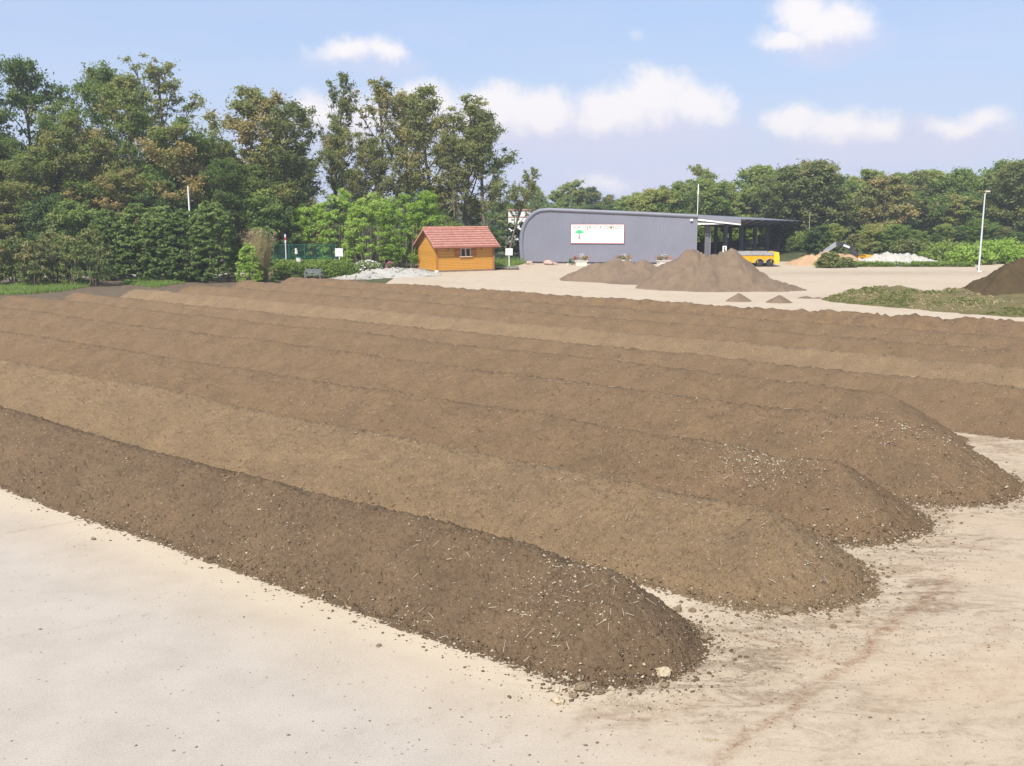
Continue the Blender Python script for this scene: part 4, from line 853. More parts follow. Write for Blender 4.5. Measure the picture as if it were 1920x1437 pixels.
MT['white'] = plain('white_paint', (.78, .78, .76), .45, .05); MT['glass'], nt_, b_ = newmat('dark_glass'); b_.inputs['Base Color'].default_value = (.02, .022, .03, 1); b_.inputs['Roughness'].default_value = .06; b_.inputs['Specular IOR Level'].default_value = .6
def tile_mat():
    m, nt, b = newmat('terracotta_tile'); c = ramp(nt, nnoise(nt, 3, 5, .7, objc(nt)), [(.3, (.38, .16, .115)), (.5, (.50, .235, .175)), (.72, (.56, .30, .23))]); nt.links.new(c, b.inputs['Base Color']); b.inputs['Roughness'].default_value = .75; return m
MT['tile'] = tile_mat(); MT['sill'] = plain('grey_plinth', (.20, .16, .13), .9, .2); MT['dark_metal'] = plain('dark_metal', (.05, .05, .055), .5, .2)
def hut():
    c = G(819.5, 511); root = empty('wooden_hut', (c[0], c[1], 0), math.radians(27)); W, D, HW, HR = 5.15, 3.9, 2.32, 3.52
    tag(root, 'small honey coloured wooden hut with red tiled roof and open shutters', 'hut')
    nP = 17; ph = (HW - .12) / nP
    # window opening 2.1..2.98 wide, 1.0..1.72 high
    wx0, wx1, wz0, wz1 = 2.12, 3.04, 1.25, 1.92
    me_cache = {}
    def plank(p0, p1, z, axis):
        L = p1 - p0; key = (round(L, 2), axis)
        if key not in me_cache:
            mb = MB(); t = .05; prof = [(0, .004), (-.022, .016), (-.022, ph - .016), (0, ph - .002), (t - .01, ph - .002), (t - .01, .004)]
            if axis == 'x': mb.extr([(0, y, z_) for y, z_ in prof], (L, 0, 0))
            else: mb.extr([(y, 0, z_) for y, z_ in prof], (0, L, 0))
            me_cache[key] = mb.mesh('plank', MT['wood_wall'])
        return me_cache[key]
    for k in range(nP):
        z = .12 + k * ph
        if z + ph / 2 < wz0 or z + ph / 2 > wz1: add('wall_plank', plank(0, W, z, 'x'), root, (0, 0, z))
        else: add('wall_plank', plank(0, wx0, z, 'x'), root, (0, 0, z)); add('wall_plank', plank(wx1, W, z, 'x'), root, (wx1, 0, z))
        add('wall_plank', plank(.0, D, z, 'y'), root, (0, .0, z))
        o = add('wall_plank', plank(.0, D, z, 'y'), root, (W, D, z)); o.rotation_euler = (0, 0, math.pi)
        o = add('wall_plank', plank(0, W, z, 'x'), root, (W, D, z)); o.rotation_euler = (0, 0, math.pi)
    ng = 8; gh = (HR - HW) / ng
    for k in range(ng):
        z = HW + k * gh; f = (k + .0) / ng; f2 = (k + .93) / ng; y0, y1 = D / 2 * f, D / 2 * f2
        for x, s in ((-.02, 1), (W + .02, -1)):
            mb = MB(); mb.extr([(x, y0, z), (x, D - y0, z), (x, D - y1, z + gh * .96), (x, y1, z + gh * .96)], (.05 * s, 0, 0)); mb.build('gable_plank', MT['wood_wall'], root)
    MB().box((W / 2, D / 2, .06), (W + .02, D + .02, .12)).build('plinth', MT['sill'], root)
    MB().box((W / 2, D / 2, HW * .5 + .05), (W - .16, D - .16, HW - .12)).build('inner_wall', MT['wood_dark'], root)
    for x, y in ((0, 0), (W, 0), (0, D), (W, D)):
        MB().box((x, y, HW / 2 + .06), (.13, .13, HW - .1)).build('corner_post', MT['shutter'], root)
    # window
    wf = MB(); wm = (wx0 + wx1) / 2
    wf.box((wx0 + .03, -.02, (wz0 + wz1) / 2), (.07, .1, wz1 - wz0 + .06)).box((wx1 - .03, -.02, (wz0 + wz1) / 2), (.07, .1, wz1 - wz0 + .06)).box((wm, -.022, (wz0 + wz1) / 2), (.10, .1, wz1 - wz0)).box((wm, -.024, wz1), (wx1 - wx0, .1, .07)).box((wm, -.04, wz0 - .02), (wx1 - wx0 + .24, .2, .07))
    wo = wf.build('window_frame', plain('pale_window_wood', (.60, .44, .33), .6), root)
    for xa, xb in ((wx0 + .06, wm - .05), (wm + .05, wx1 - .06)): MB().box(((xa + xb) / 2, .03, (wz0 + wz1) / 2), (xb - xa, .02, wz1 - wz0 - .04)).build('pane', MT['glass'], wo)
    for s, x in ((-1, wx0 - .27), (1, wx1 + .27)):
        mb = MB(); h = wz1 - wz0 + .04
        for q in range(4): mb.box((x - .195 + q * .13, -.055, (wz0 + wz1) / 2), (.125, .03, h))
        sh = mb.build('shutter', MT['shutter'], root)
        for zz in (wz0 + .13, wz1 - .13): MB().box((x, -.082, zz), (.5, .025, .06)).build('batten', MT['wood_dark'], sh)
    # roof: tile courses stepped like real ones
    ov, og = .48, .42; run = D / 2 + ov; rise = (HR - HW) / (D / 2); nC = 8
    for side in (0, 1):
        for k in range(nC):
            n = 96; xs = np.linspace(-og, W + og, n); wv = .022 * np.abs(np.sin((xs + og) / .235 * math.pi)) ** .7; V = []
            ya = -ov + run * k / nC; yb = -ov + run * (k + 1.06) / nC
            for (yy, dz) in ((ya, .075), (yb, .03), (ya, .03)):
                Y_ = yy if side == 0 else D - yy; V += [(x, Y_, HW + rise * (yy) + dz + w) for x, w in zip(xs, wv * (1 if dz != .03 or yy == yb else 0))]
            F = [(i, i + 1, n + i + 1, n + i) for i in range(n - 1)] + [(i, i + 1, 2 * n + i + 1, 2 * n + i) for i in range(n - 1)]
            add('tile_course', np_mesh('tile_course', V, F, MT['tile']), root)
        y0, y1 = (-ov, D / 2) if side == 0 else (D + ov, D / 2)
        mb = MB(); mb.extr([(-og + .03, y0, HW - rise * ov + .02), (-og + .03, y1, HR + .02), (-og + .03, y1, HR - .02), (-og + .03, y0, HW - rise * ov - .02)], (W + 2 * og - .06, 0, 0)); mb.build('roof_boards', MT['wood_dark'], root)
        for x in (-og, W + og - .03):
            mb = MB(); mb.extr([(x, y0, HW - rise * ov + .05), (x, y1, HR + .05), (x, y1, HR - .12), (x, y0, HW - rise * ov - .10)], (.03, 0, 0)); mb.build('barge_board', MT['tile'], root)
        yy = -ov if side == 0 else D + ov
        MB().tube((-og, yy, HW - rise * ov - .0), (W + og, yy, HW - rise * ov - .0), .06).build('gutter', plain('copper_gutter', (.34, .13, .09), .5), root)
        for q in range(9):
            x = .05 + q * (W - .1) / 8; ys = 0 if side == 0 else D; sg = -1 if side == 0 else 1
            MB().bar((x, ys, HW - .06), (x, ys + sg * ov * .85, HW - rise * ov * .85 - .06), .08, .1).build('rafter_end', MT['wood_dark'], root)
    for q in range(16):
        x = -og + (W + 2 * og) * (q + .5) / 16; MB().tube((x - .21, D / 2, HR + .06), (x + .2, D / 2, HR + .075), .085, .1, 8).build('ridge_tile', MT['tile'], root)
    for x in (1.0, W - 1.1): MB().bar((x, -.02, HW - .55), (x, -.3, HW - .2), .07).build('eaves_brace', MT['wood_dark'], root)
    mb = MB(); mb.tube((W + .02, -.12, .05), (W + .02, -.12, HW - .25), .04).tube((W + .02, -.12, HW - .25), (W + .02, -ov, HW - .3), .04); mb.build('downpipe', plain('copper_pipe', (.30, .16, .10), .4, .1), root)
    MB().box((-.10, -.12, .09), (.26, .2, .16)).build('corner_stone', MT['white'], root)
hut()

# ------------------------------------------------------------------ hall with open shed
def clad_mat():
    m, nt, b = newmat('grey_sheet_metal'); c = ramp(nt, nnoise(nt, .4, 4, .6), [(.3, (.195, .20, .245)), (.7, (.222, .228, .275))]); nt.links.new(c, b.inputs['Base Color']); b.inputs['Roughness'].default_value = .45; return m
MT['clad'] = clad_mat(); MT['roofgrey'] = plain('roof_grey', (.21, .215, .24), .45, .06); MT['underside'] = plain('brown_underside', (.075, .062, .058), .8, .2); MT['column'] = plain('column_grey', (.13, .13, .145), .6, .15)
def hall():
    A = np.array([AT(977, 97.2), 97.2]); B = np.array([AT(1304, 95.0), 95.0]); wd = (B - A) / np.linalg.norm(B - A); L = np.linalg.norm(B - A); dep = np.array([14.9, 31.5]); dl = np.linalg.norm(dep); dd = dep / dl
    root = empty('grey_hall', (A[0], A[1], 0)); tag(root, 'long grey corrugated hall with curved left end and white company sign', 'hall')
    prof_px = [(977, 490), (974.5, 460), (975.5, 440), (979, 425), (987, 410), (1000, 398), (1012, 392.6), (1030, 391), (1100, 394), (1200, 398.3), (1304, 403.5)]
    top = []
    for px, py in prof_px:
        s = ((px - 977) / (1304 - 977)) * L; p = A + wd * s; Y = p[1]; top.append((s, ZT(py, Y)))
    top[0] = (0, 0)
    ts = np.array([t[0] for t in top[4:]]); tz = np.array([t[1] for t in top[4:]])
    lo_s = np.array([t[0] for t in top[:6]]); lo_z = np.array([t[1] for t in top[:6]])
    def W3(s, z, o=0.0): p = A + wd * s; n = np.array([wd[1], -wd[0]]); p = p + n * o - A; return (p[0], p[1], z)
    def zt(s): return float(np.interp(s, [t[0] for t in top[2:]], [t[1] for t in top[2:]]))
    ss = []; s = -.12; rib = .165
    while s < L: ss.append(s); s += rib / 4
    V = []; F = []
    smin = min(t[0] for t in top)
    for k, s_ in enumerate(ss):
        o = .03 if k % 4 in (1, 2) else 0
        zb = 0.0 if s_ >= 0 else float(np.interp(-s_, [0, -smin], [.35, 1.5])); z1 = zt(max(s_, smin)) - .06
        V += [W3(s_, zb, o), W3(s_, z1, o)]
    for k in range(len(ss) - 1): F.append((2 * k, 2 * k + 2, 2 * k + 3, 2 * k + 1))
    add('front_cladding', np_mesh('front_cladding', V, F, MT['clad']), root)
    MB().raw([W3(0, 0, .04), W3(L, 0, .04), W3(L, .16, .04), W3(0, .16, .04), W3(0, 0, -.1), W3(L, 0, -.1), W3(L, .16, -.1), W3(0, .16, -.1)], [(0, 1, 2, 3), (3, 2, 6, 7)]).build('base_strip', MT['dark_metal'], root)
    # roof trim following the profile, then the shell running back
    V = []; F = []; n = len(top)
    for i, (s_, z_) in enumerate(top):
        a = top[max(0, i - 1)]; b = top[min(n - 1, i + 1)]; t = np.array([b[0] - a[0], b[1] - a[1]]); t /= np.linalg.norm(t); nn_ = np.array([-t[1], t[0]])
        if i == 0: nn_ = np.array([-1, 0])
        w = .28; q = (s_ - nn_[0] * w, z_ - nn_[1] * w); r_ = (s_ + nn_[0] * .05, z_ + nn_[1] * .05)
        V += [W3(r_[0], r_[1], .10), W3(q[0], q[1], .10), W3(r_[0], r_[1], -.0), W3(q[0], q[1], .0)]
    for i in range(n - 1): b = 4 * i; F += [(b, b + 4, b + 5, b + 1), (b + 2, b + 6, b + 4, b), (b + 1, b + 5, b + 7, b + 3)]
    add('roof_trim', np_mesh('roof_trim', V, F, MT['clad']), root)
    drop = .75; V = []; F = []
    for (s_, z_) in top: p0 = W3(s_, z_, 0); V += [p0, (p0[0] + dep[0], p0[1] + dep[1], z_ - (drop if z_ > 2 else 0) * min(1, z_ / 5))]
    for i in range(n - 1): F.append((2 * i, 2 * i + 2, 2 * i + 3, 2 * i + 1))
    add('curved_roof', np_mesh('curved_roof', V, F, MT['roofgrey']), root)
    # right wall edge + canopy
    zB = top[-1][1]; b0 = W3(L, 0); C2 = np.array([AT(1384, 94.2), 94.2]) - A; zC = ZT(411, 94.2); far = np.array([AT(1497, 126), 126]) - A; zF = ZT(414.6, 126.0); b1 = np.array([b0[0], b0[1]]) + dep
    th = .30
    mb = MB(); p = [(b0[0], b0[1], zB), (C2[0], C2[1], zC), (far[0], far[1], zF), (b1[0], b1[1], zB - drop)]
    mb.raw(p + [(x, y, z - .05) for x, y, z in p], [(0, 1, 2, 3), (7, 6, 5, 4), (0, 4, 5, 1), (1, 5, 6, 2), (2, 6, 7, 3)]); mb.build('canopy_roof', MT['roofgrey'], root)
    nf = np.array([wd[1], -wd[0]]) * .03
    mb = MB(); mb.raw([(b0[0] + nf[0], b0[1] + nf[1], zB + .01), (C2[0] + nf[0], C2[1] + nf[1], zC + .01), (C2[0] + nf[0], C2[1] + nf[1], zC - .42), (b0[0] + nf[0], b0[1] + nf[1], zB - .30)], [(0, 1, 2, 3)]); mb.build('front_fascia', MT['clad'], root)
    # white soffit panels under the fascia
    mb = MB(); mb.raw([(b0[0], b0[1], zB - .34), (C2[0], C2[1], zC - .42), (C2[0], C2[1], zC - .56), (b0[0], b0[1], zB - .50)], [(0, 1, 2, 3)]); mb.build('soffit_panel', MT['white'], root)
    mb = MB(); mb.raw([(b0[0] + .0, b0[1] + .02, zB - .70), (b0[0] + 2.4, b0[1] - .35, zB - .78), (b0[0] + 2.4, b0[1] - .35, zB - .84), (b0[0], b0[1] + .02, zB - .88)], [(0, 1, 2, 3)]); mb.build('soffit_panel', MT['white'], root)
    # dark side beam along the eave with rafter brackets
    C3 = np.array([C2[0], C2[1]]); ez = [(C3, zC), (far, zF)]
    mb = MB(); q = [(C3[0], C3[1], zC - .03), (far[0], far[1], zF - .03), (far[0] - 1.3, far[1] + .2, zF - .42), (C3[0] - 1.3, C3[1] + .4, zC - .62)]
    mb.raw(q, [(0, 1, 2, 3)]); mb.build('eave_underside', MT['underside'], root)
    for k in range(8):
        f = (k + .35) / 8; e = C3 + (far - C3) * f; z_ = zC + (zF - zC) * f
        MB().bar((e[0] + .0, e[1] - .05, z_ - .07), (e[0] - 1.2, e[1] + .3, z_ - .52), .10, .12).build('rafter_bracket', MT['roofgrey'], root)
    # columns
    P0 = np.array([AT(1322, 96), 96]) - A; step = dep / 5.0
    for k in range(6):
        p_ = P0 + step * k; zt_ = zB - 1.0 - (drop + .0) * k / 6
        MB().box((p_[0], p_[1], zt_ / 2), (.42 if k == 0 else .30, .30, zt_)).build('column', MT['column'], root)
        MB().box((p_[0] + (.3 if k == 0 else .2), p_[1] - .02, zt_ / 2), (.10, .12, zt_)).build('column_flange', MT['clad'], root)
    for k in range(5):
        p_ = P0 + np.array([3.8, 15]) + step * k * .98; zt_ = zB - 1.15 - drop * (k + 1.5) / 6
        MB().box((p_[0], p_[1], zt_ / 2), (.32, .3, zt_)).build('column', MT['column'], root)
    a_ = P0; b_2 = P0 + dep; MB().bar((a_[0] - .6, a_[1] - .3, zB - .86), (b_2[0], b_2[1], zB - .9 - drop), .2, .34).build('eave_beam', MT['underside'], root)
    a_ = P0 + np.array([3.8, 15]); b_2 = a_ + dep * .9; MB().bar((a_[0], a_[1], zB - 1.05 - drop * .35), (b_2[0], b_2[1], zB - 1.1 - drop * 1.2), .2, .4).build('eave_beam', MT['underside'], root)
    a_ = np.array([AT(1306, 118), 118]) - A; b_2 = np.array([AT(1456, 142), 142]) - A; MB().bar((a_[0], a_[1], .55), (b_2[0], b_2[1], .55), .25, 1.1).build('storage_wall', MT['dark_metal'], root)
    # deep dark bay: side wall of the closed hall part
    # floor slab
    MB().prism([(b0[0] + .3, b0[1] + .4), (P0[0] + .6, P0[1] + .2), (P0[0] + dep[0] + 1, P0[1] + dep[1]), (b0[0] + dep[0], b0[1] + dep[1])], -.01, .02).build('floor_slab', MT['road'], root)
    # mast
    ms = W3(L * .998, zB - .1, -.3); mb = MB(); Ym = A[1] + ms[1]; mz = ZT(345, Ym); mb.tube(ms, (ms[0], ms[1], ZT(365, Ym)), .035).tube((ms[0], ms[1], ZT(365, Ym)), (ms[0], ms[1], mz), .06, .045); m_ = mb.build('roof_mast', MT['white'], root)
    for s_, z_ in ((L - .62, 1.0), (L - .58, 3.95)):
        q = W3(s_, ZT(413, 95) if z_ > 2 else ZT(478, 95), .10); mb = MB(); mb.box(q, (.26, .18, .2)).box((q[0], q[1] - .1, q[2]), (.2, .04, .14)); mb.build('floodlight', MT['white'], root)
    # sign, a thing hung on the wall
    sg = empty('company_sign', (A[0] + 0, A[1], 0)); tag(sg, 'white board with red edge, green tree emblem and company name', 'sign')
    s0 = (1071.5 - 977) / 327 * L; s1 = (1169.5 - 977) / 327 * L; z0 = ZT(456.2, 96.2); z1 = ZT(421.3, 96.2)
    def quad(nm, sa, sb, za, zb, o, mat, par=sg, o2=None):
        o2 = .05 if o2 is None else o2
        mb = MB(); mb.raw([W3(sa, za, o), W3(sb, za, o), W3(sb, zb, o), W3(sa, zb, o), W3(sa, za, o2), W3(sb, za, o2), W3(sb, zb, o2), W3(sa, zb, o2)], [(0, 1, 2, 3), (4, 7, 6, 5), (0, 4, 5, 1), (1, 5, 6, 2), (2, 6, 7, 3), (3, 7, 4, 0)]); return mb.build(nm, mat, par)
    redm = plain('red_edge', (.42, .05, .07), .6); quad('board', s0, s1, z0, z1, .09, MT['white'])
    e = .045
    for a, b, c, d in ((s0 - e, s1 + e, z1, z1 + e), (s0 - e, s1 + e, z0 - e, z0), (s0 - e, s0, z0, z1), (s1, s1 + e, z0, z1)): quad('edge_strip', a, b, c, d, .10, redm)
    gm = plain('emblem_green', (.05, .55, .2), .6, .1); bm_ = plain('emblem_brown', (.20, .09, .04), .6)
    sc = s0 + (1086.5 - 1071.5) / 98 * (s1 - s0); zc = ZT(435.5, 96.2); hw = .5
    pts = [(-1, 0), (-.86, .1), (-.62, .14), (-.5, .34), (-.25, .42), (-.1, .55), (.15, .52), (.3, .42), (.5, .36), (.62, .18), (.85, .12), (1, .02), (.8, -.12), (.5, -.22), (.3, -.42), (.1, -.3), (-.12, -.42), (-.35, -.25), (-.6, -.2), (-.85, -.1)]
    mb = MB(); mb.extr([W3(sc + x * hw * .9, zc + z * hw * .8, .10) for x, z in pts], (nf[0] * .5, nf[1] * .5, 0)); mb.build('emblem_crown', gm, sg)
    mb = MB(); mb.extr([W3(sc + x, zc + z, .10) for x, z in ((-.035, -.2), (.035, -.2), (.05, -.5), (.09, -.62), (-.09, -.62), (-.05, -.5))], (nf[0] * .4, nf[1] * .4, 0)); mb.build('emblem_trunk', bm_, sg)
    tcu = bpy.data.curves.new('t', 'FONT'); tcu.body = 'SCHITTER VITA COMPOST'; tcu.size = .44; tcu.space_character = 1.22; tcu.extrude = .004; tcu.offset = .006
    to = bpy.data.objects.new('t', tcu); COL.objects.link(to); bpy.context.view_layer.update(); me = bpy.data.meshes.new_from_object(to.evaluated_get(bpy.context.evaluated_depsgraph_get())); bpy.data.objects.remove(to)
    vx = [v.co.x for v in me.vertices]; w_ = max(vx) - min(vx); tgt = (1166 - 1075) / 98 * (s1 - s0); me.materials.clear(); me.materials.append(plain('letter_brown', (.23, .16, .10), .6))
    for v in me.vertices: v.co.x = (v.co.x - min(vx)) * tgt / w_
    lt = add('lettering', me, sg); q = W3(s0 + .18, ZT(429.5, 96.2), .098); lt.location = q; lt.rotation_euler = (math.pi / 2, 0, math.atan2(wd[1], wd[0]))
hall()

# ------------------------------------------------------------------ planters, boulders, signs, poles
MT['stone_white'] = plain('white_concrete', (.62, .58, .52), .85, .12); MT['boulder'] = plain('pink_boulder', (.46, .33, .28), .9, .25, scale=2)
for k, (px, py, Y, lb) in enumerate([(1089, 497, 93.0, 'white stone planter with red and white flowers, left one before the hall'), (1168, 493, 94.5, 'flower planter mostly hidden behind the low brown heap'), (1243, 498, 93.2, 'white stone planter with red flowers just left of the twin peaked heap')]):
    x = AT(px, Y); root = empty('flower_planter', (x, Y, 0), .1 * k); tag(root, lb, 'planter', 'flower planters along the grey hall')
    mb = MB(); mb.prism([(-.5, -.3), (.5, -.3), (.56, .3), (-.56, .3)], 0, .42); mb.box((0, 0, .44), (1.2, .72, .08)); mb.build('trough', MT['stone_white'], root)
    r = np.random.default_rng(k); Cc = np.stack([r.uniform(-.6, .6, 14), r.uniform(-.25, .25, 14), .55 + r.uniform(0, .28, 14)], 1); V, F, T = leaves(Cc, np.full(14, .2), 45, .05, r, .8); add('leaves', np_mesh('leaves', V, F, MT['leaf_wood'], {'tint': T}), root)
    for m_, n_, cx_, w_ in (('petal_orange', 60, .45, .22), ('petal_red', 40, -.45, .2), ('petal_white', 40, 0, .15)):
        P = np.stack([r.normal(cx_, w_, n_), r.normal(-.1, .18, n_), .72 + r.normal(0, .12, n_) + (.15 if cx_ == 0 else 0)], 1); o = add('blossoms', rocks_mesh(P, np.full(n_, .045), k, 'blossoms', MT[m_]), root); o['kind'] = 'stuff'
for px, Y, s, lb in ((1029, 94.5, .42, 'pink boulder before the left part of the hall'), (1041, 94.2, .22, 'small boulder leaning on the pink boulder'), (993, 95, .3, 'flat tan boulder at the curved end of the hall'), (1064, 94.2, .13, 'small white stone left of the first planter'), (1118, 95, .1, 'white stone right of the first planter')):
    lump_obj('boulder', (AT(px, Y), Y), s, int(px), MT['boulder'] if s > .2 else MT['stone_white'], lb, 'boulder', 'stones in front of the hall', .7)
shrub('small_shrub', AT(1072, 94.3), 94.3, .6, .3, .3, 'leaf_wood', 'small green plant left of the first planter', seed=500, clumps=20, n=40, leaf=.05)
def post_sign(name, px, Y, top, bot, base, w, label, thick=.04):
    x = AT(px, Y); r = empty(name, (x, Y, 0)); tag(r, label, 'sign'); zt, zb = ZT(top, Y), ZT(bot, Y)
    MB().box((0, 0, (zt + zb) / 2), (w, thick, zt - zb)).build('panel', MT['white'], r); MB().box((0, .05, (zt + zb) / 2 * .5 + .1), (.07, .05, (zt + zb) / 2 + .2)).build('post', MT['white'], r); return r
post_sign('notice_board', 954.5, 88.5, 466, 479, 492, .62, 'blank white notice board on a white post between hut and hall')
r_ = post_sign('notice_board', 638, 84, 466, 481, 490, .62, 'blank white square board left of the bamboo, above the clipped hedge')
r_ = post_sign('shed_sign', 1355.5, 76, 461.5, 476, 500, .30, 'narrow white sign with dark figure before the open shed')
Y_ = 76; zc_ = ZT(468, Y_); mb = MB(); mb.box((0, -.025, zc_ + .12), (.09, .012, .12)).box((0, -.025, zc_ - .05), (.12, .012, .14)).box((0, -.026, zc_ - .2), (.16, .012, .04)); mb.build('pictogram', MT['dark_metal'], r_)
def pole(name, px, Y, top, rad, label, mat='white', lamp=False, lean=0):
    x = AT(px, Y); r = empty(name, (x, Y, 0)); h = ZT(top, Y); mb = MB(); mb.tube((0, 0, 0), (lean, 0, h), rad, rad * .62, 12); mb.build('mast', MT[mat], r)
    if lamp:
        mb = MB(); mb.tube((lean, 0, h - .02), (lean + .12, -.02, h + .18), .03).box((lean + .18, -.05, h + .22), (.34, .2, .1)); mb.build('lamp_head', MT['stone_white'], r)
        MB().box((0, 0, .05), (.34, .34, .1)).build('base_plate', MT['stone_white'], r)
    tag(r, label, 'lamp post' if lamp else 'pole'); return r
MT['galv'] = plain('galvanised_steel', (.58, .60, .62), .4, .08)
pole('lamp_post', 1831.5, 84.5, 364, .08, 'tall pale street lamp beside the dark heap', 'galv', True, .02)
pole('flag_pole', 364.5, 79.5, 349, .085, 'white pole sticking up behind the conifer row', 'white', False, -.05)
x_ = AT(539, 85); r_ = empty('striped_post', (x_, 85, 0)); tag(r_, 'thin post with red and white top in front of the green fence', 'post')
MB().tube((0, 0, 0), (0, 0, ZT(456, 85)), .05).build('shaft', MT['galv'], r_)
for k, m_ in enumerate(('white', 'petal_red', 'white')):
    z_ = ZT(456, 85) + k * .24; MB().tube((0, 0, z_), (0, 0, z_ + .24), .065).build('band', MT[m_], r_)
# wooden stick in the trees on the right
pole('timber_pole', 1511, 112, 401, .07, 'thin wooden pole against the right hand wood', 'bark_pale')
# white bin and green pump in the garden
MT['green_paint'] = plain('green_paint', (.02, .13, .085), .5, .15)
def bin_thing(px, Y, label):
    r = empty('waste_bin', (AT(px, Y), Y, 0)); mb = MB(); mb.tube((0, 0, .0), (0, 0, .95), .17, .2, 14); mb.build('barrel', MT['green_paint'], r); MB().tube((0, 0, .95), (0, 0, 1.3), .2, .2, 14).build('collar', MT['stone_white'], r); MB().tube((0, 0, 1.3), (0, 0, 1.36), .22, .12, 14).build('lid', MT['green_paint'], r); tag(r, label, 'bin')
shrub('back_bush', AT(968, 112), 112, ZT(420, 112), 2.3, 1.4, 'leaf_dark', 'dark bush under the white building beside the curved hall end', seed=590, clumps=80, n=80, leaf=.12)
bin_thing(562.5, 82, 'green and white bin behind the junipers')
r_ = empty('lantern', (AT(558.5, 84), 84, 0)); tag(r_, 'small white lantern on a green post before the fence', 'lantern'); MB().tube((0, 0, 0), (0, 0, 1.5), .07).build('post', MT['green_paint'], r_); MB().tube((0, 0, 1.5), (0, 0, 1.85), .13, .1).tube((0, 0, 1.85), (-.1, 0, 1.93), .12, .03).build('lamp_glass', MT['stone_white'], r_)
# bench
def bench():
    Y = 74.2; r = empty('garden_bench', (AT(587, Y), Y, 0)); tag(r, 'grey metal bench behind the farthest windrow, before the junipers', 'bench'); m = plain('bench_grey', (.17, .18, .20), .6, .15); w = .62
    for k in range(3): MB().box((0, .02 + k * .15, .44), (1.1, .12, .04)).build('seat_slat', m, r)
    for k in range(3): MB().box((0, .46, .58 + k * .11), (1.1, .03, .085)).build('back_slat', m, r)
    for x in (-.55, .55): MB().bar((x, 0, 0), (x, 0, .62), .06).bar((x, .46, 0), (x, .48, .92), .06).bar((x, 0, .62), (x, .46, .64), .06).build('leg', m, r)
bench()
# green fence
def fence():
    x0, Y0, x1, Y1 = AT(516, 86.5), 86.5, AT(632, 86.5), 86.5; r = empty('green_fence', (x0, Y0, 0)); tag(r, 'green metal mesh fence behind the clipped hedge', 'fence'); H = ZT(458.5, 86.5); L = x1 - x0; n = 4
    post = MB().tube((0, 0, 0), (0, 0, H + .05), .04).mesh('post', MT['green_paint']); mb = MB(); pw = L / n
    for k in range(int(pw / .075)): mb.bar((.04 + k * .075, 0, .1), (.04 + k * .075, 0, H), .014)
    for z in (.12, H * .5, H - .02): mb.bar((0, 0, z), (pw, 0, z), .03)
    pm = mb.mesh('mesh_panel', MT['green_paint'])
    for k in range(n + 1): add('post', post, r, (pw * k, 0, 0))
    for k in range(n): add('mesh_panel', pm, r, (pw * k, 0, 0))
fence()
# plank deck behind the hut
def deck():
    Y = 88; x0 = AT(925, Y); r = empty('timber_deck', (x0, Y, 0)); tag(r, 'low grey timber deck between the hut and the notice board', 'deck'); m = plain('weathered_timber', (.22, .19, .15), .9, .2)
    for k in range(8): MB().box((1.05, -.7 + k * .2, .2), (2.3, .17, .05)).build('deck_board', m, r)
    for x in (.1, 1.1, 2.1): MB().box((x, 0, .08), (.1, 1.6, .17)).build('joist', MT['dark_metal'], r)
deck()
# kerb beam left of the hut
r_ = empty('timber_beam', (AT(748, 86), 86, 0), .1); tag(r_, 'long low timber edging left of the hut', 'beam'); MB().box((.8, 0, .1), (4.0, .2, .2)).build('beam', MT['bark_pale'], r_)
# distant white building
def far_house():
    Y = 150; x = AT(962, Y); r = empty('white_building', (x, Y, 0)); tag(r, 'white building glimpsed between the trees left of the hall', 'building'); zt = ZT(395, Y)
    MB().box((.95, 3, zt / 2), (3.3, 6, zt)).build('wall', MT['white'], r); MB().box((.95, 3, zt + .08), (3.5, 6.3, .16)).build('roof_edge', MT['tile'], r); MB().box((.95, -.04, ZT(407, Y)), (3.3, .06, .12)).build('stringcourse', MT['tile'], r)
far_house()
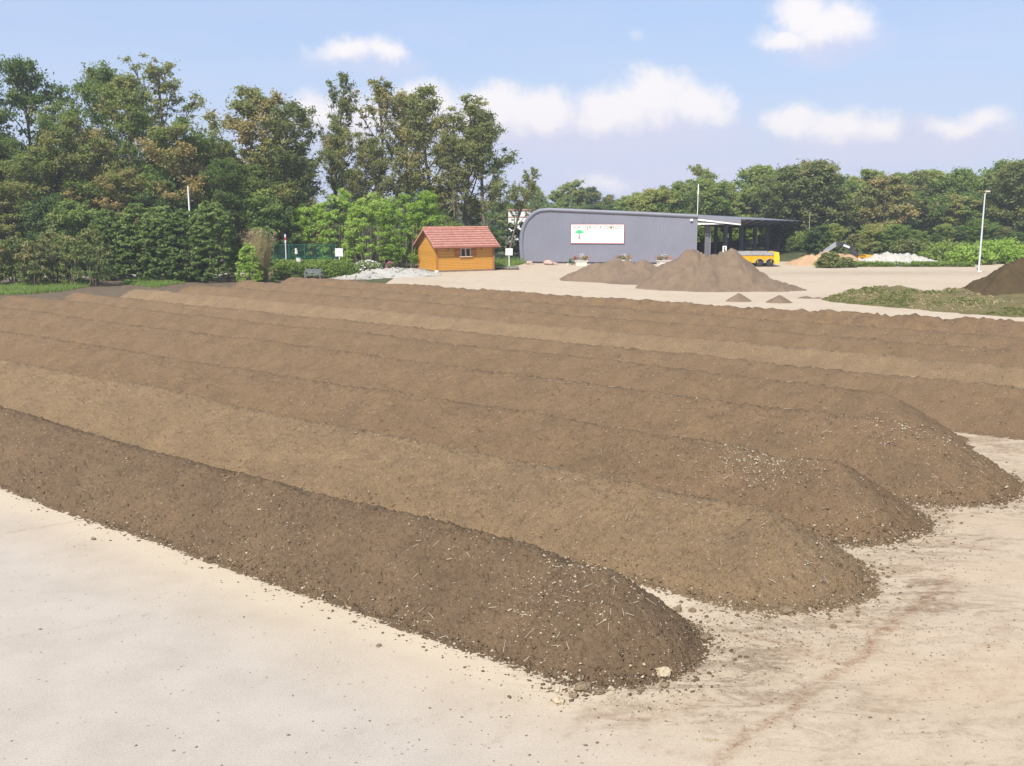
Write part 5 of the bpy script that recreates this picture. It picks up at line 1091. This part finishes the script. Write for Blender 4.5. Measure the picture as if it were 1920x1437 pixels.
# ------------------------------------------------------------------ vehicles
MT['yellow'] = plain('yellow_paint', (.72, .36, .012), .5, .12); MT['yellow2'] = plain('bright_yellow_paint', (.72, .50, .02), .45, .06); MT['rubber'] = plain('tyre_rubber', (.03, .03, .03), .85, .2); MT['steel'] = plain('worn_steel', (.30, .31, .33), .5, .2)
def wheel(r, x, y, z, R=.5, w=.3):
    o = MB().tube((x, y - w / 2, z), (x, y + w / 2, z), R, R, 24).build('wheel', MT['rubber'], r); MB().tube((x, y - w / 2 - .03, z), (x, y - w / 2 + .04, z), R * .5, R * .45, 16).build('rim', MT['dark_metal'], o)
def trailer():
    Y = 91.5; k = Y / FPX; x0 = AT(1374, Y); xe = AT(1447, Y); r = empty('tipping_trailer', (xe, Y, 0)); tag(r, 'yellow tipping trailer with grey rim parked in front of the open shed', 'trailer'); z0, z1, z2 = ZT(493, Y), ZT(479, Y), ZT(473, Y); L = xe - x0
    mb = MB(); mb.extr([(-L, 0, z0), (-.0, 0, z0 + .0), (.0, 0, z1), (-L, 0, z1)], (0, 2.3, 0)); b = mb.build('body', MT['yellow'], r)
    for q in range(6): MB().box((-L + .3 + q * (L - .5) / 5, -.03, (z0 + z1) / 2), (.07, .06, z1 - z0)).build('side_rib', MT['yellow2'] if 0 else MT['yellow'], r)
    MB().box((-L / 2, -.03, (z1 + z2) / 2), (L, .08, z2 - z1)).build('top_rail', MT['steel'], r); MB().box((-L / 2, 2.3, (z1 + z2) / 2), (L, .08, z2 - z1)).build('top_rail', MT['steel'], r)
    mb = MB(); mb.extr([(.02, -.05, z0 - .12), (.5, -.05, z0 - .1), (.56, -.05, z0 + .35), (.48, -.05, z2 - .02), (.1, -.05, z2 - .02), (.02, -.05, z1)], (0, 2.4, 0)); mb.build('tailgate', MT['yellow2'], r)
    MB().box((-L / 2, 1.1, z0 - .14), (L, .9, .2)).build('chassis', MT['dark_metal'], r)
    for x in (-1.15, -.2):
        wheel(r, x - .1, .1, .33, .33); wheel(r, x - .1, 2.1, .33, .33)
        mb = MB(); P = [(x - .1 + math.cos(a) * .4, .0, .33 + math.sin(a) * .4) for a in [math.pi * i / 8 for i in range(9)]]
        for p, q in zip(P[:-1], P[1:]): mb.bar(p, q, .35, .03)
        mb.build('mudguard', MT['steel'], r)
trailer()
def excavator():
    Y = 95.5; xc = AT(1606, Y); r = empty('excavator', (xc, Y, 0), 0); tag(r, 'yellow excavator behind the sand heap with its dark boom bent over it', 'excavator')
    def p(px, py, dy=0): return (AT(px, Y) - xc, dy, ZT(py, Y))
    mb = MB(); pts = [(1602, 481), (1590, 466), (1574, 458), (1562, 457.5)]
    for a, b, w in ((0, 1, .42), (1, 2, .42), (2, 3, .36)): mb.bar(p(*pts[a]), p(*pts[b]), .3, w)
    bo = mb.build('boom', MT['dark_metal'], r); q = p(1576, 462, -.18); MB().box((q[0] + .25, q[1] + .0, q[2] - .0), (.62, .03, .18), ry=.35).build('name_plate', MT['white'], bo)
    MB().bar(p(1563, 457), p(1541, 473), .26, .34).build('stick', MT['steel'], r); MB().bar(p(1574, 456, .0), p(1556, 463, 0), .1).build('ram', MT['steel'], r)
    b = p(1541, 474); MB().extr([(b[0] - .3, -.4, b[2] + .1), (b[0] + .25, -.4, b[2] + .05), (b[0] + .35, -.4, b[2] - .5), (b[0] - .1, -.4, b[2] - .65), (b[0] - .4, -.4, b[2] - .3)], (0, .8, 0)).build('bucket', MT['steel'], r)
    z = ZT(480, Y); x0 = 0; cb = MB()
    for dx, dy in ((-.05, 0), (.5, 0), (-.05, 1.1), (.5, 1.1)): cb.box((x0 + dx, dy, .8 + z / 2 - .4), (.09, .09, z - .7))
    cb.box((x0 + .225, .55, z), (.7, 1.25, .09)).box((x0 + .225, .55, .75), (.7, 1.25, .25)); c_ = cb.build('cab', MT['yellow'], r); MB().box((x0 + .225, .02, z * .5 + .45), (.46, .02, z - 1.0)).build('window', MT['glass'], c_)
    MB().box((x0 + 1.0, .6, .62), (.8, 1.7, .40)).build('engine_cover', MT['yellow'], r)
    for dy in (-.45, 1.6):
        mb = MB(); mb.box((.5, dy, .3), (1.9, .4, .36)); mb.tube((-.45, dy - .2, .3), (-.45, dy + .2, .3), .28).tube((1.45, dy - .2, .3), (1.45, dy + .2, .3), .28); mb.build('track', MT['rubber'], r)
excavator()
